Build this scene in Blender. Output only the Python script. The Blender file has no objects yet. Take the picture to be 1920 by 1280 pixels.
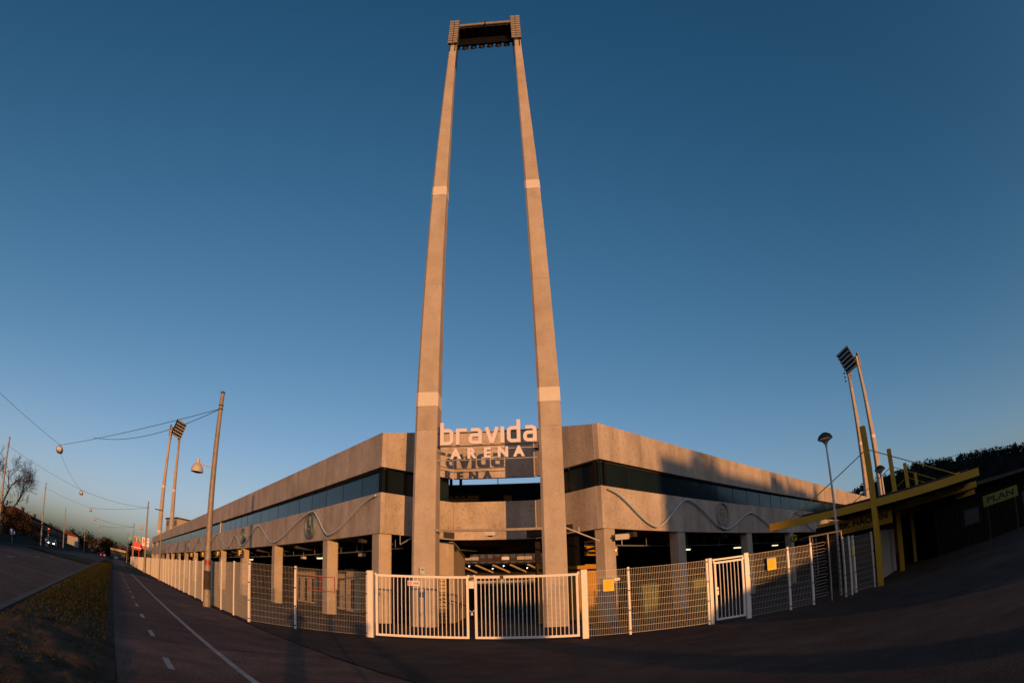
import bpy, math, random
from mathutils import Vector, Matrix, Quaternion
random.seed(7)
R = math.radians
sc = bpy.context.scene
col = sc.collection

# ------------------------------------------------------------------ camera (fisheye lens, tilted up)
CAM_H = 1.46
A1, A3 = 0.8977223570318247, 0.05094714          # theta = A1*u + A3*u^3, u = radius / (1000/1920 of the sensor width)
PITCH, ROLL = R(24.52903534), R(1.38526597)
cd = bpy.data.cameras.new('camera')
cd.type = 'PANO'
cd.sensor_fit = 'HORIZONTAL'
cd.sensor_width = 36.0
cd.sensor_height = 36.0 * 682 / 1024
UMM = 18.75
cd.panorama_type = 'FISHEYE_LENS_POLYNOMIAL'
cd.fisheye_fov = R(179)
cd.fisheye_polynomial_k0 = 0.0
cd.fisheye_polynomial_k1 = -A1 / UMM
cd.fisheye_polynomial_k2 = 0.0
cd.fisheye_polynomial_k3 = -A3 / UMM ** 3
cd.fisheye_polynomial_k4 = 0.0
cd.clip_start = 0.05
cd.clip_end = 4000
cam = bpy.data.objects.new('camera', cd)
col.objects.link(cam)
_cp, _sp, _cr, _sr = math.cos(PITCH), math.sin(PITCH), math.cos(ROLL), math.sin(ROLL)
_B = Matrix(((1, 0, 0), (0, _cp, -_sp), (0, _sp, _cp))) @ Matrix(((_cr, 0, _sr), (0, 1, 0), (-_sr, 0, _cr)))
_m = Matrix((( _B[0][0], _B[0][2], -_B[0][1]), (_B[1][0], _B[1][2], -_B[1][1]), (_B[2][0], _B[2][2], -_B[2][1]))).to_4x4()
_m.translation = (0, 0, CAM_H)
cam.matrix_world = _m
sc.camera = cam

# ------------------------------------------------------------------ sky, sun, exposure
SUN_AZ, SUN_EL = R(180 - 21.1), R(2.8)
w = bpy.data.worlds.new('World')
sc.world = w
w.use_nodes = True
nt = w.node_tree
sky = nt.nodes.new('ShaderNodeTexSky')
sky.sky_type = 'NISHITA'
sky.sun_disc = False
sky.sun_elevation = SUN_EL
sky.sun_rotation = SUN_AZ
sky.altitude = 20
sky.air_density = 0.5
sky.dust_density = 2.5
sky.ozone_density = 2.0
bg = nt.nodes['Background']
bg.inputs['Strength'].default_value = 0.15
_sep = nt.nodes.new('ShaderNodeSeparateColor'); _com = nt.nodes.new('ShaderNodeCombineColor')      # film response of the three channels, the same for the whole sky
nt.links.new(sky.outputs[0], _sep.inputs[0])
for _i, (_g, _k) in enumerate(((1.851, 3.40), (1.192, 1.42), (1.048, 1.09))):
    _p = nt.nodes.new('ShaderNodeMath'); _p.operation = 'POWER'; _p.inputs[1].default_value = _g
    _q = nt.nodes.new('ShaderNodeMath'); _q.operation = 'MULTIPLY'; _q.inputs[1].default_value = _k
    nt.links.new(_sep.outputs[_i], _p.inputs[0]); _c = nt.nodes.new('ShaderNodeMath'); _c.operation = 'MINIMUM'; _c.inputs[1].default_value = 2.6
    nt.links.new(_p.outputs[0], _q.inputs[0]); nt.links.new(_q.outputs[0], _c.inputs[0]); nt.links.new(_c.outputs[0], _com.inputs[_i])
nt.links.new(_com.outputs[0], bg.inputs['Color'])
sd = bpy.data.lights.new('sun', 'SUN')
sd.energy = 2.9
sd.angle = R(0.5)
sd.color = (1.0, 0.45, 0.14)
so = bpy.data.objects.new('sun', sd)
col.objects.link(so)
LIGHT = Vector((-math.sin(SUN_AZ) * math.cos(SUN_EL), -math.cos(SUN_AZ) * math.cos(SUN_EL), -math.sin(SUN_EL)))
so.rotation_euler = LIGHT.to_track_quat('-Z', 'Y').to_euler()
so.location = (40, -100, 60)
sc.view_settings.view_transform = 'Standard'
sc.view_settings.look = 'None'
sc.view_settings.exposure = 0.62
sc.view_settings.gamma = 1.0
sc.view_settings.use_curve_mapping = False
sc.cycles.use_denoising = True
sc.cycles.max_bounces = 6
sc.cycles.diffuse_bounces = 3
sc.cycles.glossy_bounces = 3
sc.cycles.sample_clamp_indirect = 4

# ------------------------------------------------------------------ helpers
AL, AR = R(-39.49454838), R(44.49790174)
dL = Vector((math.sin(AL), math.cos(AL), 0)); dR = Vector((math.sin(AR), math.cos(AR), 0))
nL = Vector((-dL.y, dL.x, 0)); nR = Vector((dR.y, -dR.x, 0))      # outward normals of the two facades
CL = Vector((-5.83, 24.97, 0)); CR = Vector((3.52, 24.12, 0))     # outer corners of the arena by the entrance
UP = Vector((0, 0, 1))
def Lp(s, o=0, z=0): return CL + dL * s + nL * o + UP * z
def Rp(s, o=0, z=0): return CR + dR * s + nR * o + UP * z
def RD(a, l, z=0): return dL * a + nL * l + UP * z                # road coordinates: along, left

class MB:
    def __init__(self): self.v = []; self.f = []
    def add(self, vs, fs):
        n = len(self.v); self.v += [Vector(p) for p in vs]; self.f += [tuple(i + n for i in f) for f in fs]; return self
    def obb(self, c, a, b, d):
        c, a, b, d = Vector(c), Vector(a), Vector(b), Vector(d)
        if a.cross(b).dot(d) < 0: a = -a
        vs = [c + a * i + b * j + d * k for k in (-1, 1) for j in (-1, 1) for i in (-1, 1)]
        return self.add(vs, [(0, 2, 3, 1), (4, 5, 7, 6), (0, 1, 5, 4), (2, 6, 7, 3), (0, 4, 6, 2), (1, 3, 7, 5)])
    def box(self, c, size, dirv=(1, 0, 0)):
        x = Vector(dirv).normalized(); y = UP.cross(x)
        return self.obb(c, x * size[0] / 2, y * size[1] / 2, UP * size[2] / 2)
    def span(self, p0, p1, z0, z1, t, side=0):
        """wall box from p0 to p1 (plan), z0..z1, thickness t; side -1/0/1 shifts it to the left/centre/right"""
        p0 = Vector((p0[0], p0[1], 0)); p1 = Vector((p1[0], p1[1], 0)); d = (p1 - p0); L = d.length; d /= L; n = Vector((d.y, -d.x, 0))
        c = (p0 + p1) / 2 + n * side * t / 2 + UP * (z0 + z1) / 2
        return self.obb(c, d * L / 2, n * t / 2, UP * (z1 - z0) / 2)
    def prism(self, poly, z0, z1):
        n = len(poly)
        ar = sum(poly[i][0] * poly[(i + 1) % n][1] - poly[(i + 1) % n][0] * poly[i][1] for i in range(n))
        if ar < 0: poly = poly[::-1]
        vs = [(p[0], p[1], z0) for p in poly] + [(p[0], p[1], z1) for p in poly]
        return self.add(vs, [tuple(range(n - 1, -1, -1)), tuple(range(n, 2 * n))] + [(i, (i + 1) % n, n + (i + 1) % n, n + i) for i in range(n)])
    def loft(self, rings, cap=True):
        n = len(rings[0]); base = []
        for r in rings: base += list(r)
        fs = []
        for k in range(len(rings) - 1):
            for i in range(n):
                j = (i + 1) % n; fs.append((k * n + i, k * n + j, (k + 1) * n + j, (k + 1) * n + i))
        if cap: fs += [tuple(range(n - 1, -1, -1)), tuple((len(rings) - 1) * n + i for i in range(n))]
        return self.add(base, fs)
    def tube(self, pts, r, n=6, r1=None):
        pts = [Vector(p) for p in pts]; rings = []
        r1 = r if r1 is None else r1
        for i, p in enumerate(pts):
            t = (pts[min(i + 1, len(pts) - 1)] - pts[max(i - 1, 0)]).normalized()
            a = t.cross(UP) if abs(t.z) < .95 else t.cross(Vector((1, 0, 0)))
            a.normalize(); b = a.cross(t)
            rr = r + (r1 - r) * i / max(1, len(pts) - 1)
            rings.append([p + (a * math.cos(2 * math.pi * k / n) + b * math.sin(2 * math.pi * k / n)) * rr for k in range(n)])
        return self.loft(rings)
    def lathe(self, c, prof, n=16, axis=UP):
        c = Vector(c); axis = Vector(axis).normalized()
        a = axis.cross(Vector((1, 0, 0)) if abs(axis.x) < .9 else Vector((0, 1, 0))).normalized(); b = axis.cross(a)
        return self.loft([[c + axis * z + (a * math.cos(2 * math.pi * k / n) + b * math.sin(2 * math.pi * k / n)) * r for k in range(n)] for r, z in prof])
    def mesh(self, name, off=Vector((0, 0, 0)), smooth=None):
        me = bpy.data.meshes.new(name)
        me.from_pydata([p - off for p in self.v], [], self.f)
        me.update()
        if smooth is not None:
            for p in me.polygons: p.use_smooth = True
            me.set_sharp_from_angle(angle=R(smooth))
        return me
    def build(self, name, mat, parent=None, smooth=None, local=False):
        off = Vector((0, 0, 0)) if (local or parent is None) else world_loc(parent)
        me = self.mesh(name, off, smooth)
        me.materials.append(mat)
        o = bpy.data.objects.new(name, me); col.objects.link(o)
        if parent is not None: o.parent = parent
        return o
def world_loc(o):
    p = Vector((0, 0, 0))
    while o is not None: p += Vector(o.location); o = o.parent
    return p
def tag(o, label=None, cat=None, group=None, kind=None):
    if label: o['label'] = label
    if cat: o['category'] = cat
    if group: o['group'] = group
    if kind: o['kind'] = kind
    return o
def thing(name, loc, label, cat, group=None, rz=0):
    o = bpy.data.objects.new(name, None); col.objects.link(o); o.empty_display_size = .2
    o.location = loc; o.rotation_euler = (0, 0, rz)
    return tag(o, label, cat, group)
KIDS = {}
def copy_tree(o, parent=None):
    c = o.copy(); col.objects.link(c)
    if parent is not None: c.parent = parent
    for ch in [x for x in bpy.data.objects if x.parent is o]: copy_tree(ch, c)
    return c
def struct(o): o['kind'] = 'structure'; return o

# ------------------------------------------------------------------ materials
M = {}
def mat(name, c, rough=.7, metal=0, var=.12, scale=3.0, bump=0.0, bscale=40., emit=None, spec=.5, c2=None, stretch=None, rnd=.0, streak=0.0):
    m = bpy.data.materials.new(name); m.use_nodes = True; t = m.node_tree; N = t.nodes; Lk = t.links
    b = N['Principled BSDF']; b.inputs['Roughness'].default_value = rough; b.inputs['Metallic'].default_value = metal
    b.inputs['Specular IOR Level'].default_value = spec
    tc = N.new('ShaderNodeTexCoord'); mp = N.new('ShaderNodeMapping'); Lk.new(tc.outputs['Object'], mp.inputs['Vector'])
    if stretch: mp.inputs['Scale'].default_value = stretch
    oi = N.new('ShaderNodeObjectInfo'); ml = N.new('ShaderNodeMath'); ml.operation = 'MULTIPLY'; ml.inputs[1].default_value = 37.0
    Lk.new(oi.outputs['Random'], ml.inputs[0]); cx = N.new('ShaderNodeCombineXYZ')
    for i in range(3): Lk.new(ml.outputs[0], cx.inputs[i])
    Lk.new(cx.outputs[0], mp.inputs['Location'])
    no = N.new('ShaderNodeTexNoise'); no.inputs['Scale'].default_value = scale; no.inputs['Detail'].default_value = 6; no.inputs['Roughness'].default_value = .62
    Lk.new(mp.outputs[0], no.inputs['Vector'])
    rp = N.new('ShaderNodeValToRGB'); rp.color_ramp.elements[0].position = .32; rp.color_ramp.elements[1].position = .70
    lo = c2 if c2 else tuple(x * (1 - var) for x in c); hi = c if c2 else tuple(min(1, x * (1 + var)) for x in c)
    rp.color_ramp.elements[0].color = (*lo, 1); rp.color_ramp.elements[1].color = (*hi, 1)
    Lk.new(no.outputs['Fac'], rp.inputs[0]); out = rp.outputs[0]
    if streak:
        mp2 = N.new('ShaderNodeMapping'); mp2.inputs['Scale'].default_value = (.75, .75, .16); Lk.new(tc.outputs['Object'], mp2.inputs['Vector']); Lk.new(cx.outputs[0], mp2.inputs['Location'])
        n2 = N.new('ShaderNodeTexNoise'); n2.inputs['Scale'].default_value = 1.3; n2.inputs['Detail'].default_value = 5; n2.inputs['Roughness'].default_value = .6; Lk.new(mp2.outputs[0], n2.inputs['Vector'])
        r2 = N.new('ShaderNodeValToRGB'); r2.color_ramp.elements[0].position = .30; r2.color_ramp.elements[1].position = .64
        k = 1 - streak; r2.color_ramp.elements[0].color = (k, k * .97, k * .93, 1); r2.color_ramp.elements[1].color = (1, 1, 1, 1)
        Lk.new(n2.outputs['Fac'], r2.inputs[0])
        mx = N.new('ShaderNodeMixRGB'); mx.blend_type = 'MULTIPLY'; mx.inputs[0].default_value = 1; Lk.new(out, mx.inputs[1]); Lk.new(r2.outputs[0], mx.inputs[2]); out = mx.outputs[0]
        n3 = N.new('ShaderNodeTexNoise'); n3.inputs['Scale'].default_value = 9; n3.inputs['Detail'].default_value = 4; Lk.new(mp.outputs[0], n3.inputs['Vector'])
        r3 = N.new('ShaderNodeValToRGB'); r3.color_ramp.elements[0].position = .30; r3.color_ramp.elements[1].position = .46
        k = 1 - streak * .9; r3.color_ramp.elements[0].color = (k, k, k, 1); r3.color_ramp.elements[1].color = (1, 1, 1, 1); Lk.new(n3.outputs['Fac'], r3.inputs[0])
        mx = N.new('ShaderNodeMixRGB'); mx.blend_type = 'MULTIPLY'; mx.inputs[0].default_value = 1; Lk.new(out, mx.inputs[1]); Lk.new(r3.outputs[0], mx.inputs[2]); out = mx.outputs[0]
    if rnd:
        hs = N.new('ShaderNodeHueSaturation'); mr = N.new('ShaderNodeMapRange'); mr.inputs['To Min'].default_value = 1 - rnd; mr.inputs['To Max'].default_value = 1 + rnd
        Lk.new(oi.outputs['Random'], mr.inputs['Value']); Lk.new(mr.outputs[0], hs.inputs['Value']); Lk.new(out, hs.inputs['Color']); out = hs.outputs[0]
    Lk.new(out, b.inputs['Base Color'])
    if bump:
        nb = N.new('ShaderNodeTexNoise'); nb.inputs['Scale'].default_value = bscale; nb.inputs['Detail'].default_value = 5; Lk.new(mp.outputs[0], nb.inputs['Vector'])
        bp = N.new('ShaderNodeBump'); bp.inputs['Strength'].default_value = bump; bp.inputs['Distance'].default_value = .02
        Lk.new(nb.outputs['Fac'], bp.inputs['Height']); Lk.new(bp.outputs[0], b.inputs['Normal'])
    if emit:
        b.inputs['Emission Color'].default_value = (*emit[0], 1); b.inputs['Emission Strength'].default_value = emit[1]
    M[name] = m
    return m
mat('concrete', (.46, .40, .35), .88, var=.16, scale=.8, bump=.25, bscale=22, streak=.34, rnd=.06)
mat('tower_concrete', (.42, .365, .315), .85, var=.12, scale=1.2, bump=.2, bscale=25, streak=.16)
mat('tower_band', (.60, .55, .50), .7, var=.04, scale=2)
mat('column_concrete', (.42, .36, .30), .85, var=.12, scale=1.5, bump=.2, bscale=25, streak=.18, rnd=.05)
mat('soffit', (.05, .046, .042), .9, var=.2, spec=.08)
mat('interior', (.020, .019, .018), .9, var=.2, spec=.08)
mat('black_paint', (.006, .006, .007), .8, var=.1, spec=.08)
mat('glass', (.010, .020, .028), .10, var=.2, scale=.5, spec=.32, rnd=.5)
mat('glass_frame', (.05, .055, .06), .5)
mat('white_paint', (.70, .66, .62), .45, var=.05, scale=6, rnd=.03)
mat('galvanised', (.50, .48, .46), .45, metal=.3, var=.08, scale=8)
mat('wire', (.38,.36,.34), .45, metal=.2, var=.05)
mat('dark_steel', (.035, .033, .032), .55, metal=.4, var=.2)
mat('grey_steel', (.30, .32, .33), .45, metal=.4, var=.1)
mat('pole_steel', (.27, .235, .20), .6, metal=.2, var=.2, scale=5, streak=.15)
mat('blue_tube', (.50,.56,.60), .40, metal=.2, var=.08)
mat('relief_metal', (.13,.165,.18), .55, metal=.3, var=.35, scale=7)
mat('relief_clay', (.27, .26, .22), .75, var=.3, scale=8)
mat('sign_white', (.66, .61, .65), .4, var=.02)
mat('yellow_paint', (.44, .25, .003), .55, var=.10, scale=3)
mat('notice_yellow', (.80, .52, .015), .6, var=.03)
mat('notice_blue', (.10, .16, .28), .6, var=.05)
mat('ink', (.02, .02, .02), .8)
mat('red_paint', (.26,.03,.02), .5, var=.08)
mat('maroon', (.06, .008, .010), .7, var=.15)
mat('ochre', (.46, .24, .03), .8, var=.10, scale=2)
mat('beige_board', (.44, .34, .21), .8, var=.10, scale=2, rnd=.05)
mat('lamp_housing', (.48, .44, .40), .5, var=.08)
mat('lamp_glass', (.75, .75, .72), .15, var=.04, spec=.7)
mat('lamp_lit', (.9, .9, .8), .5, emit=((1.0, .86, .50), 0.95))
mat('spot_lit', (.9, .9, .9), .5, emit=((.85, .92, 1.0), 2.0))
mat('tail_lit', (.5, .02, .02), .5, emit=((1.0, .05, .03), 2.5))
mat('head_lit', (.9, .9, .9), .5, emit=((1, .97, .9), 8))
mat('green_board', (.03, .08, .04), .8, var=.25, scale=2)
mat('brick_red', (.06,.022,.014), .9, var=.3, scale=4, spec=.08)
mat('brick_brown', (.048,.034,.026), .9, var=.3, scale=3, spec=.08)
mat('roof_red', (.11, .03, .02), .9, var=.3, scale=2, spec=.08)
mat('roof_dark', (.05, .045, .04), .9, var=.2, spec=.08)
mat('render_cream', (.38,.30,.20), .9, var=.08)
mat('render_white', (.30,.28,.26), .9, var=.08)
mat('pane', (.05, .06, .07), .15, var=.2, rnd=.3)
mat('bark', (.055, .042, .035), .95, var=.3, scale=6, spec=.08)
mat('twig', (.03,.022,.019), .95, var=.3, scale=6, spec=.08)
mat('needle', (.007,.010,.006), .95, var=.4, scale=2, rnd=.2, spec=.08)
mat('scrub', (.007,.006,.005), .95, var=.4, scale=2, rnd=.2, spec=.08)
mat('grass', (.030,.031,.012), .95, var=.4, scale=1.2, spec=.08)
mat('dry_grass', (.11, .085, .04), .95, var=.4, scale=1.2)
mat('car_paint', (.25, .05, .04), .3, var=.05); mat('car_grey', (.12, .13, .14), .3, var=.05); mat('car_white', (.5, .5, .5), .3, var=.05)
mat('tyre', (.015, .015, .015), .9)
mat('coat', (.03, .035, .05), .9); mat('skin', (.45, .27, .20), .6)
mat('sign_red', (.55, .02, .02), .5); mat('sign_yellow', (.85, .50, .02), .5); mat('sign_blue', (.03, .12, .40), .5)
mat('cable', (.02, .02, .022), .7)
mat('tar', (.012, .010, .009), 1.0, spec=0.0)
mat('hazed_scrub', (.085,.070,.068), 1.0, var=.3, scale=.2, spec=0.0)  # paled so that distance haze sits in the colour
mat('mullion_paint', (.014, .020, .025), .5, spec=.2)
mat('zinc', (.42, .44, .45), .5, metal=.3, var=.1)

def asphalt(name, c, c2, patch):
    m = mat(name, c, .95, var=.1, scale=.35, c2=c2, bump=1.0, bscale=55, spec=.12); t = m.node_tree; N = t.nodes; Lk = t.links
    b = N['Principled BSDF']; src = b.inputs['Base Color'].links[0].from_socket; tc = [n for n in N if n.type == 'TEX_COORD'][0]
    def layer(src, scale, lo, hi, k0, k1, typ='ShaderNodeTexNoise'):
        n = N.new(typ); n.inputs['Scale'].default_value = scale; Lk.new(tc.outputs['Object'], n.inputs['Vector'])
        if typ == 'ShaderNodeTexNoise': n.inputs['Detail'].default_value = 3
        r = N.new('ShaderNodeValToRGB'); r.color_ramp.elements[0].position = lo; r.color_ramp.elements[1].position = hi
        r.color_ramp.elements[0].color = (k0, k0, k0, 1); r.color_ramp.elements[1].color = (k1, k1, k1, 1); Lk.new(n.outputs[0], r.inputs[0])
        mx = N.new('ShaderNodeMixRGB'); mx.blend_type = 'MULTIPLY'; mx.inputs[0].default_value = 1; Lk.new(src, mx.inputs[1]); Lk.new(r.outputs[0], mx.inputs[2]); return mx.outputs[0]
    src = layer(src, 28, .35, .75, .65, 1.7)
    src = layer(src, 1.3, .3, .7, .75, 1.25)
    src = layer(src, .12, .40, .60, .8, 1.2)
    src = layer(src, .45, .004, .02, .35, 1.0, 'ShaderNodeTexVoronoi') if False else src
    Lk.new(src, b.inputs['Base Color'])
    return m
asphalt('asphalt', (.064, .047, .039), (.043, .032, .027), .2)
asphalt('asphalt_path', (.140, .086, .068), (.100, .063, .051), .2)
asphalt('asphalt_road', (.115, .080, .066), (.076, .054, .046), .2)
mat('line_paint', (.40, .35, .31), .7, c2=(.18, .165, .15), scale=4)
mat('kerb_stone', (.055,.048,.044), .9, var=.2, scale=2, rnd=.1)
mat('dirt', (.095, .060, .034), .95, c2=(.022, .017, .011), scale=1.6, bump=.9, bscale=12, spec=.08)
mat('terrain', (.009, .007, .005), .95, c2=(.005, .0045, .003), scale=.4, bump=.5, bscale=8, spec=.08)

def text_mesh(txt, size, depth, bold=0.0):
    cu = bpy.data.curves.new('lettering', 'FONT'); cu.body = txt; cu.size = size; cu.extrude = depth; cu.offset = bold; cu.align_x = 'CENTER'; cu.align_y = 'CENTER'
    cu.resolution_u = 4
    ob = bpy.data.objects.new('lettering', cu); col.objects.link(ob)
    dg = bpy.context.evaluated_depsgraph_get(); dg.update()
    me = bpy.data.meshes.new_from_object(ob.evaluated_get(dg))
    bpy.data.objects.remove(ob); bpy.data.curves.remove(cu)
    return me
def lettering(name, txt, size, origin, ux, uz, m, parent, depth=.01, bold=0.0, width=None):
    """raised letters: origin = centre on the surface, ux = reading direction, uz = up direction"""
    me = text_mesh(txt, size, depth, bold)
    ux = Vector(ux).normalized(); uz = Vector(uz).normalized(); un = ux.cross(uz)
    off = world_loc(parent) if parent else Vector((0, 0, 0))
    k = 1.0
    if width:
        xs = [v.co.x for v in me.vertices]; k = width / (max(xs) - min(xs))
    for v in me.vertices:
        c = v.co.copy(); v.co = Vector(origin) + ux * c.x * k + uz * c.y + un * (c.z + depth) - off
    me.materials.clear(); me.materials.append(m)
    o = bpy.data.objects.new(name, me); col.objects.link(o)
    if parent: o.parent = parent
    return o

# ------------------------------------------------------------------ the ground, road, path
def sheet(name, poly, z, m):
    mb = MB(); n = len(poly)
    ar = sum(poly[i][0] * poly[(i + 1) % n][1] - poly[(i + 1) % n][0] * poly[i][1] for i in range(n))
    if ar < 0: poly = poly[::-1]
    mb.add([(p[0], p[1], z) for p in poly], [tuple(range(n))])
    return struct(mb.build(name, m))
sheet('ground', [(-1500, -800), (1500, -800), (1500, 1500), (-1500, 1500)], -.14, M['terrain'])
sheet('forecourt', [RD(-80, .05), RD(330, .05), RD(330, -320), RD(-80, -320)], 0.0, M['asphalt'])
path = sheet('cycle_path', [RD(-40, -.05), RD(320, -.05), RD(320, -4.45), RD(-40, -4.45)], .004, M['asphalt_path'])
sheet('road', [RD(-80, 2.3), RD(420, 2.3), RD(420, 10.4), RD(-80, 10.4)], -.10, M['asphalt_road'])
# painted line along the path, dashes on the cycle lane
def strip(a0, a1, l, wd, z): return [(*RD(a0, l - wd / 2).xy, z), (*RD(a1, l - wd / 2).xy, z), (*RD(a1, l + wd / 2).xy, z), (*RD(a0, l + wd / 2).xy, z)]
mb = MB(); mb.add(strip(-20, 300, -1.98, .11, .008), [(3, 2, 1, 0)]); mb.build('painted_line', M['line_paint'], path)
a = -6.0
while a < 130:
    mb = MB(); mb.add(strip(a, a + 1.0, -.86, .10, .008), [(3, 2, 1, 0)]); mb.build('painted_dash', M['line_paint'], path)
    a += 3.55
road = bpy.data.objects['road']
for k in range(14):
    mb = MB(); mb.add(strip(8 + k * 12, 11 + k * 12, 6.3, .12, -.094), [(3, 2, 1, 0)]); mb.build('lane_dash', M['line_paint'], road)
# tar seams and drain covers in the asphalt
def seam(pts, par, wd=.035, z=.0065, seed=1):
    rg_ = random.Random(seed); P_ = []
    for p0, p1 in zip(pts[:-1], pts[1:]):
        k = max(2, int((Vector(p1) - Vector(p0)).length / .5))
        for i in range(k): P_.append(Vector(p0).lerp(Vector(p1), i / k) + Vector((rg_.uniform(-.03, .03), rg_.uniform(-.03, .03))))
    P_.append(Vector(pts[-1])); vs = []; fs = []
    for i, q in enumerate(P_):
        t_ = (P_[min(i + 1, len(P_) - 1)] - P_[max(i - 1, 0)]).normalized(); n_ = Vector((-t_.y, t_.x)) * wd * rg_.uniform(.6, 1.3) / 2
        vs += [(q.x + n_.x, q.y + n_.y, z), (q.x - n_.x, q.y - n_.y, z)]
    for i in range(len(P_) - 1): fs.append((2 * i, 2 * i + 1, 2 * i + 3, 2 * i + 2))
    mb = MB(); mb.add(vs, fs); mb.build('tar_seam', M['tar'], par)
fc = bpy.data.objects['forecourt']
seam([RD(4, -4.45).xy, RD(60, -4.45).xy], fc, .05, .0085, seed=4)
seam([RD(11, -4.3).xy, RD(11.4, -.1).xy], path, .03, .0085, seed=5); seam([RD(26, -4.3).xy, RD(25.7, -.1).xy], path, .03, .0085, seed=6)
# kerb stones both sides of the road
kme = None
for k in range(120):
    a = -10 + k * 1.5
    mb = MB(); mb.box(RD(a + .75, 2.2, -.055), (1.485, .16, .19), dL); mb.build('kerb_stone', M['kerb_stone'], road)
for k in range(60):
    a = 20 + k * 3
    mb = MB(); mb.box(RD(a + 1.5, 10.5, -.04), (2.97, .18, .22), dL); mb.build('kerb_stone', M['kerb_stone'], road)
# earth and grass strip between the road and the path, real bumps
rs = random.Random(3)
def vnoise(x, y):
    return math.sin(x * 1.7 + 2.1 * math.sin(y * .9)) * .5 + math.sin(x * 4.1 - y * 3.3) * .25 + math.sin(x * .37 + y * 2.2) * .45
mb = MB(); vs = []; fs = []; na, nl = 900, 34
from mathutils import noise as mn
for i in range(na + 1):
    a = -6 + (i / na) ** 1.6 * 200
    for j in range(nl + 1):
        t = j / nl; l = -.02 + t * 2.13
        edge = (.03 * vnoise(a * .7, 3) + .02 * vnoise(a * 2.9, 1)) if j == 0 else 0
        near = max(0., min(1., (15 - a) / 6)); en = min(1., 4 * t, 4 * (1 - t))
        f1 = mn.fractal(Vector((a * 1.1 + l * .6, l * 2.2 - a * .3, 0)), .8, 2.1, 5)
        z = .012 + en * (.05 + .045 * near + f1 * (.012 + .055 * near) + mn.noise(Vector((a * 9, l * 9, 2))) * .008)
        z = max(.006, z)
        vs.append(RD(a, l + edge, z))
for i in range(na):
    for j in range(nl):
        q = i * (nl + 1) + j; fs.append((q, q + 1, q + nl + 2, q + nl + 1))
mb.add(vs, [f[::-1] for f in fs])
mb.build('verge', M['dirt'], None, smooth=80)
struct(bpy.data.objects['verge'])
mb = MB()
for i in range(44000):
    a = 2.5 + rs.random() ** 1.8 * 110; l = .12 + rs.random() * 1.85
    if a < 15 and rs.random() > .12 + .88 * max(0, (a - 9) / 6): continue
    p = RD(a, l, .05 + .05 * math.sin(math.pi * l / 2.1)); h = rs.uniform(.02, .08) * (1.0 if a > 12 else .8); an = rs.random() * 6.28; wd = rs.uniform(.006, .014) * (1 + a / 25)
    q = Vector((math.cos(an), math.sin(an), 0)); lean = Vector((rs.uniform(-.05, .05), rs.uniform(-.05, .05), h))
    mb.add([p - q * wd, p + q * wd, p + lean], [(0, 1, 2)])
tag(mb.build('grass', M['grass']), 'short tired grass on the strip between road and cycle path', 'grass', kind='stuff')
# far side of the road: rising bank
mb = MB(); vs = []; fs = []
for i in range(61):
    a = -30 + i * 8
    for j, (l, z) in enumerate(((10.6, .03), (13, .25), (17, 1.1), (24, 2.0), (45, 3.0), (120, 4.0))):
        vs.append(RD(a, l + (vnoise(a * .1, j) * .5 if j else 0), z + (vnoise(a * .07, j * 2) * .25 * j / 3 if j else 0)))
for i in range(60):
    for j in range(5):
        q = i * 6 + j; fs.append((q + 1, q, q + 6, q + 7))
mb.add(vs, [f[::-1] for f in fs]); struct(mb.build('bank', M['terrain'], None, smooth=80))

# ------------------------------------------------------------------ the arena
Z0, Z1, Z2, Z3 = 4.03, 5.85, 7.0, 8.58
arena = thing('arena', ((CL + CR) / 2), 'concrete football arena with two raised bands of wall and dark glazing', 'arena')
BK_L = Vector((-2.95, 27.65, 0)); BK_R = Vector((.94, 27.38, 0))
def panels(P, s0, s1, z0, z1, step, th=.24):
    s = s0
    while s < s1 - .5:
        e = min(s + step, s1)
        mb = MB(); a = P(s + .012); b = P(e - .012)
        n = (nL if P is Lp else nR)
        mb.obb((a + b) / 2 - n * th / 2 + UP * (z0 + z1) / 2, (b - a) / 2, n * th / 2, UP * (z1 - z0) / 2)
        mb.build('wall_panel', M['concrete'], arena); s = e
panels(Lp, 0, 143, Z0, Z1, 7.1); panels(Lp, 0, 143, Z2, Z3, 7.1)
panels(Rp, 0, 85.5, Z0, Z1, 7.06); panels(Rp, 0, 85.5, Z2, Z3, 7.06)
def notch(a, b, za, zb, ta, tb, th=.22, nm='wall_panel'):
    """upright slab from a to b whose top may slope; thickness goes away from the camera"""
    d = (b - a).normalized(); n = Vector((-d.y, d.x, 0))
    if n.y < 0: n = -n
    A, Bq = a, b
    mb = MB()
    vs = [A + UP * za, Bq + UP * zb, Bq + UP * tb, A + UP * ta]; vs += [v + n * th for v in vs]
    fs = [(0, 1, 2, 3), (7, 6, 5, 4), (0, 4, 5, 1), (3, 2, 6, 7), (0, 3, 7, 4), (1, 5, 6, 2)]
    mb.add(vs, fs)
    return mb.build(nm, M['concrete'], arena)
cl = CL + dR * .26 * 0 - nL * .245; cr = CR - nR * .245
for (za, zb, ta, tb, tm) in ((Z0, Z0, Z1, Z1, Z1), (Z2, Z2, Z3, 9.35, 9.35)):
    notch(cl, BK_L, za, zb, ta, tb)
    notch(BK_L + Vector((.01, 0, 0)), BK_R - Vector((.01, 0, 0)), zb, zb, tm, tm)
    notch(BK_R, cr, zb, za, tb, ta)
# small raised pilaster strips at the outer corners
for P, c in ((Lp, .0), (Rp, .0)):
    pass
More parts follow.
